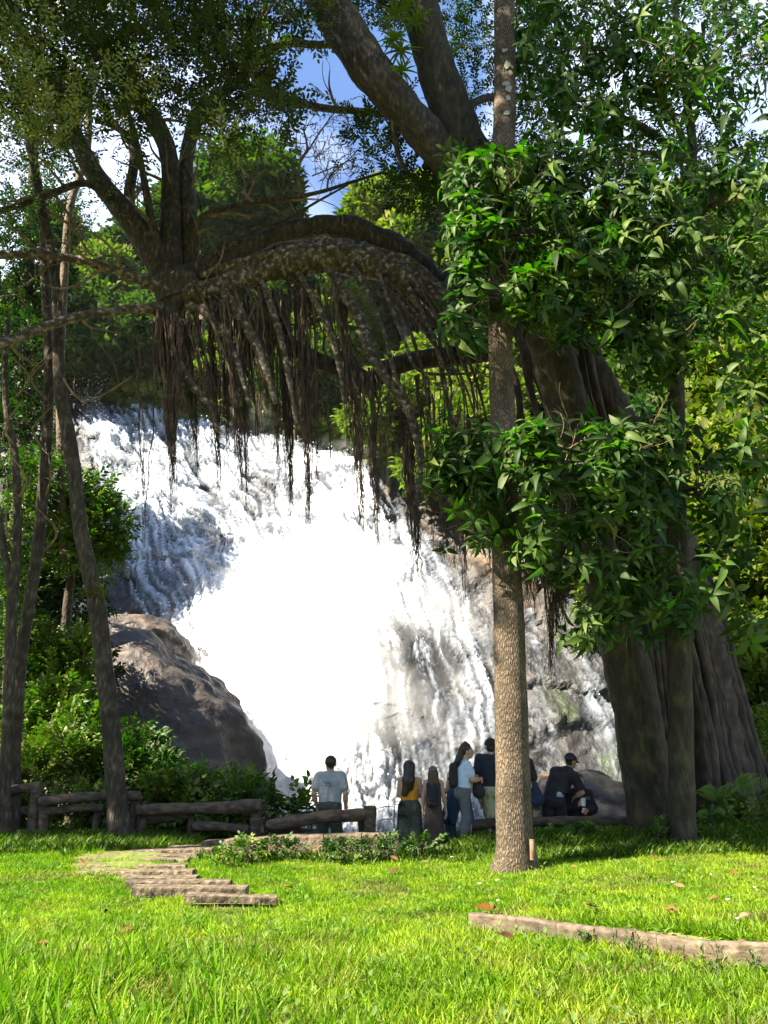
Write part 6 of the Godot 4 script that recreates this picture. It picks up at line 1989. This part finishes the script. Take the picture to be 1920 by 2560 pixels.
	em.material_override = flat(C3(.5, .48, .42), .9)
	em.position = V(-.1, .87, -.145)
	em.rotation = Vector3(0.05, PI, 0)
	eg.add_child(em)
	var cu := lay("paper_cup", "white paper cup with a dark band held by the seated visitor", "cup", t)
	var cg := Geo.new()
	var cp: Vector3 = j.wrr + V(-.07, .05, -.06)
	cg.tube(PackedVector3Array([cp + V(0, -.1, 0), cp + V(0, .06, 0)]), PackedFloat32Array([.032, .041]), 18)
	obj("cup", cg.mesh(), flat(C3(.75, .75, .74), .5), cu)
	var lg := Geo.new()
	lg.tube(PackedVector3Array([cp + V(0, .058, 0), cp + V(0, .068, 0), cp + V(0, .082, 0)]), PackedFloat32Array([.044, .044, .036]), 18)
	obj("lid", lg.mesh(), flat(C3(.8, .8, .8), .4), cu)
	var bg := Geo.new()
	bg.tube(PackedVector3Array([cp + V(0, -.085, 0), cp + V(0, -.05, 0)]), PackedFloat32Array([.0345, .0365]), 18)
	obj("band", bg.mesh(), flat(C3(.03, .04, .08), .6), cu)

func backpack(label: String, who: Node3D, c: Vector3, size: Vector3, rot: Vector3):
	var t := lay("backpack", label, "backpack", who)
	var m := flat(C3(.011, .011, .013), .75, .2)
	var h := size * .5
	var r := minf(h.x, h.z) * .95
	var w := maxf(h.x, h.z) - r
	var ax := Vector3(1, 0, 0) if h.x > h.z else Vector3(0, 0, 1)
	part("bag", [[c - ax * w + Vector3(0, h.y - r, 0), c - ax * w - Vector3(0, h.y - r, 0), r * .9, r], [c + ax * w + Vector3(0, h.y - r, 0), c + ax * w - Vector3(0, h.y - r, 0), r * .9, r]], m, t)
	var off := (Vector3(0, 0, 1) if h.x > h.z else Vector3(-1, 0, 0)) * r * .75
	part("pocket", [[c + off - ax * w * .7 + Vector3(0, -h.y * .3, 0), c + off + ax * w * .7 + Vector3(0, -h.y * .3, 0), r * .55, r * .55]], m, t)
	var inn := -off
	for s in [-1.0, 1.0]:
		part("strap", [[c + ax * w * s + Vector3(0, h.y * .8, 0), c + inn * 1.6 + ax * (w + .03) * s + Vector3(0, h.y * 1.1, 0), .014, .014], [c + inn * 1.6 + ax * (w + .03) * s + Vector3(0, h.y * 1.1, 0), c + inn * 2.6 + ax * (w + .04) * s + Vector3(0, -h.y * .1, 0), .014, .012]], m, t, [], .008, .005)
func _ready():
	rg.seed = 7
	nz.seed = 3
	nz.frequency = 0.08
	nz.fractal_octaves = 4
	nf.seed = 8
	nf.frequency = 0.3
	nf.fractal_octaves = 3
	nb.seed = 12
	nb.frequency = 1.3
	nb.fractal_octaves = 4
	nb.fractal_gain = .6
	var cam := Camera3D.new()
	cam.name = "camera"
	cam.fov = 65.0
	cam.near = 0.05
	cam.far = 400.0
	cam.position = EYE
	cam.rotation = Vector3(PITCH, 0, 0)
	add_child(cam)
	cam.current = true
	var we := WorldEnvironment.new()
	var e := Environment.new()
	var sky := Sky.new()
	var sk := ProceduralSkyMaterial.new()
	sk.sky_top_color = Color(.34, .46, .66)
	sk.sky_horizon_color = Color(.5, .58, .68)
	sk.sky_curve = 0.25
	sk.ground_bottom_color = Color(.12, .14, .08)
	sk.ground_horizon_color = Color(.3, .34, .25)
	sk.sky_cover = noise_tex(0.006, [[0.0, Color(0, 0, 0)], [.5, Color(.0, .0, .0)], [.54, Color(.1, .1, .1)], [.7, Color(.3, .3, .3)], [1.0, Color(.34, .34, .34)]], 512, "fbm", 61, 0.0, 2)
	sk.sky_cover_modulate = Color(1, 1, 1, 1)
	sk.sky_energy_multiplier = SKY_E
	sky.sky_material = sk
	e.background_mode = Environment.BG_SKY
	e.sky = sky
	e.tonemap_mode = Environment.TONE_MAPPER_LINEAR
	e.tonemap_exposure = EXPOSURE
	e.sdfgi_enabled = true
	e.ssao_enabled = true
	e.ssil_enabled = true
	e.volumetric_fog_enabled = true
	e.volumetric_fog_density = 0.0
	we.environment = e
	add_child(we)
	var sun := DirectionalLight3D.new()
	sun.name = "sun"
	sun.light_energy = 1.6
	sun.light_color = Color(1.0, .95, .86)
	sun.light_angular_distance = 0.5
	sun.shadow_enabled = true
	add_child(sun)
	var ts := Vector3(SUN_X * cos(SUN_EL), sin(SUN_EL), SUN_Z * cos(SUN_EL))
	sun.basis = Basis.looking_at(-ts)
	materials()
	setting()
	built()
	trees()
	plants()
	people()
	for o in get_children():
		if o.has_meta("local"):
			o.remove_meta("local")

const EXPOSURE := 4.8
const SKY_E := 0.72
const SUN_EL := 0.80
const SUN_X := -0.90
const SUN_Z := 0.436
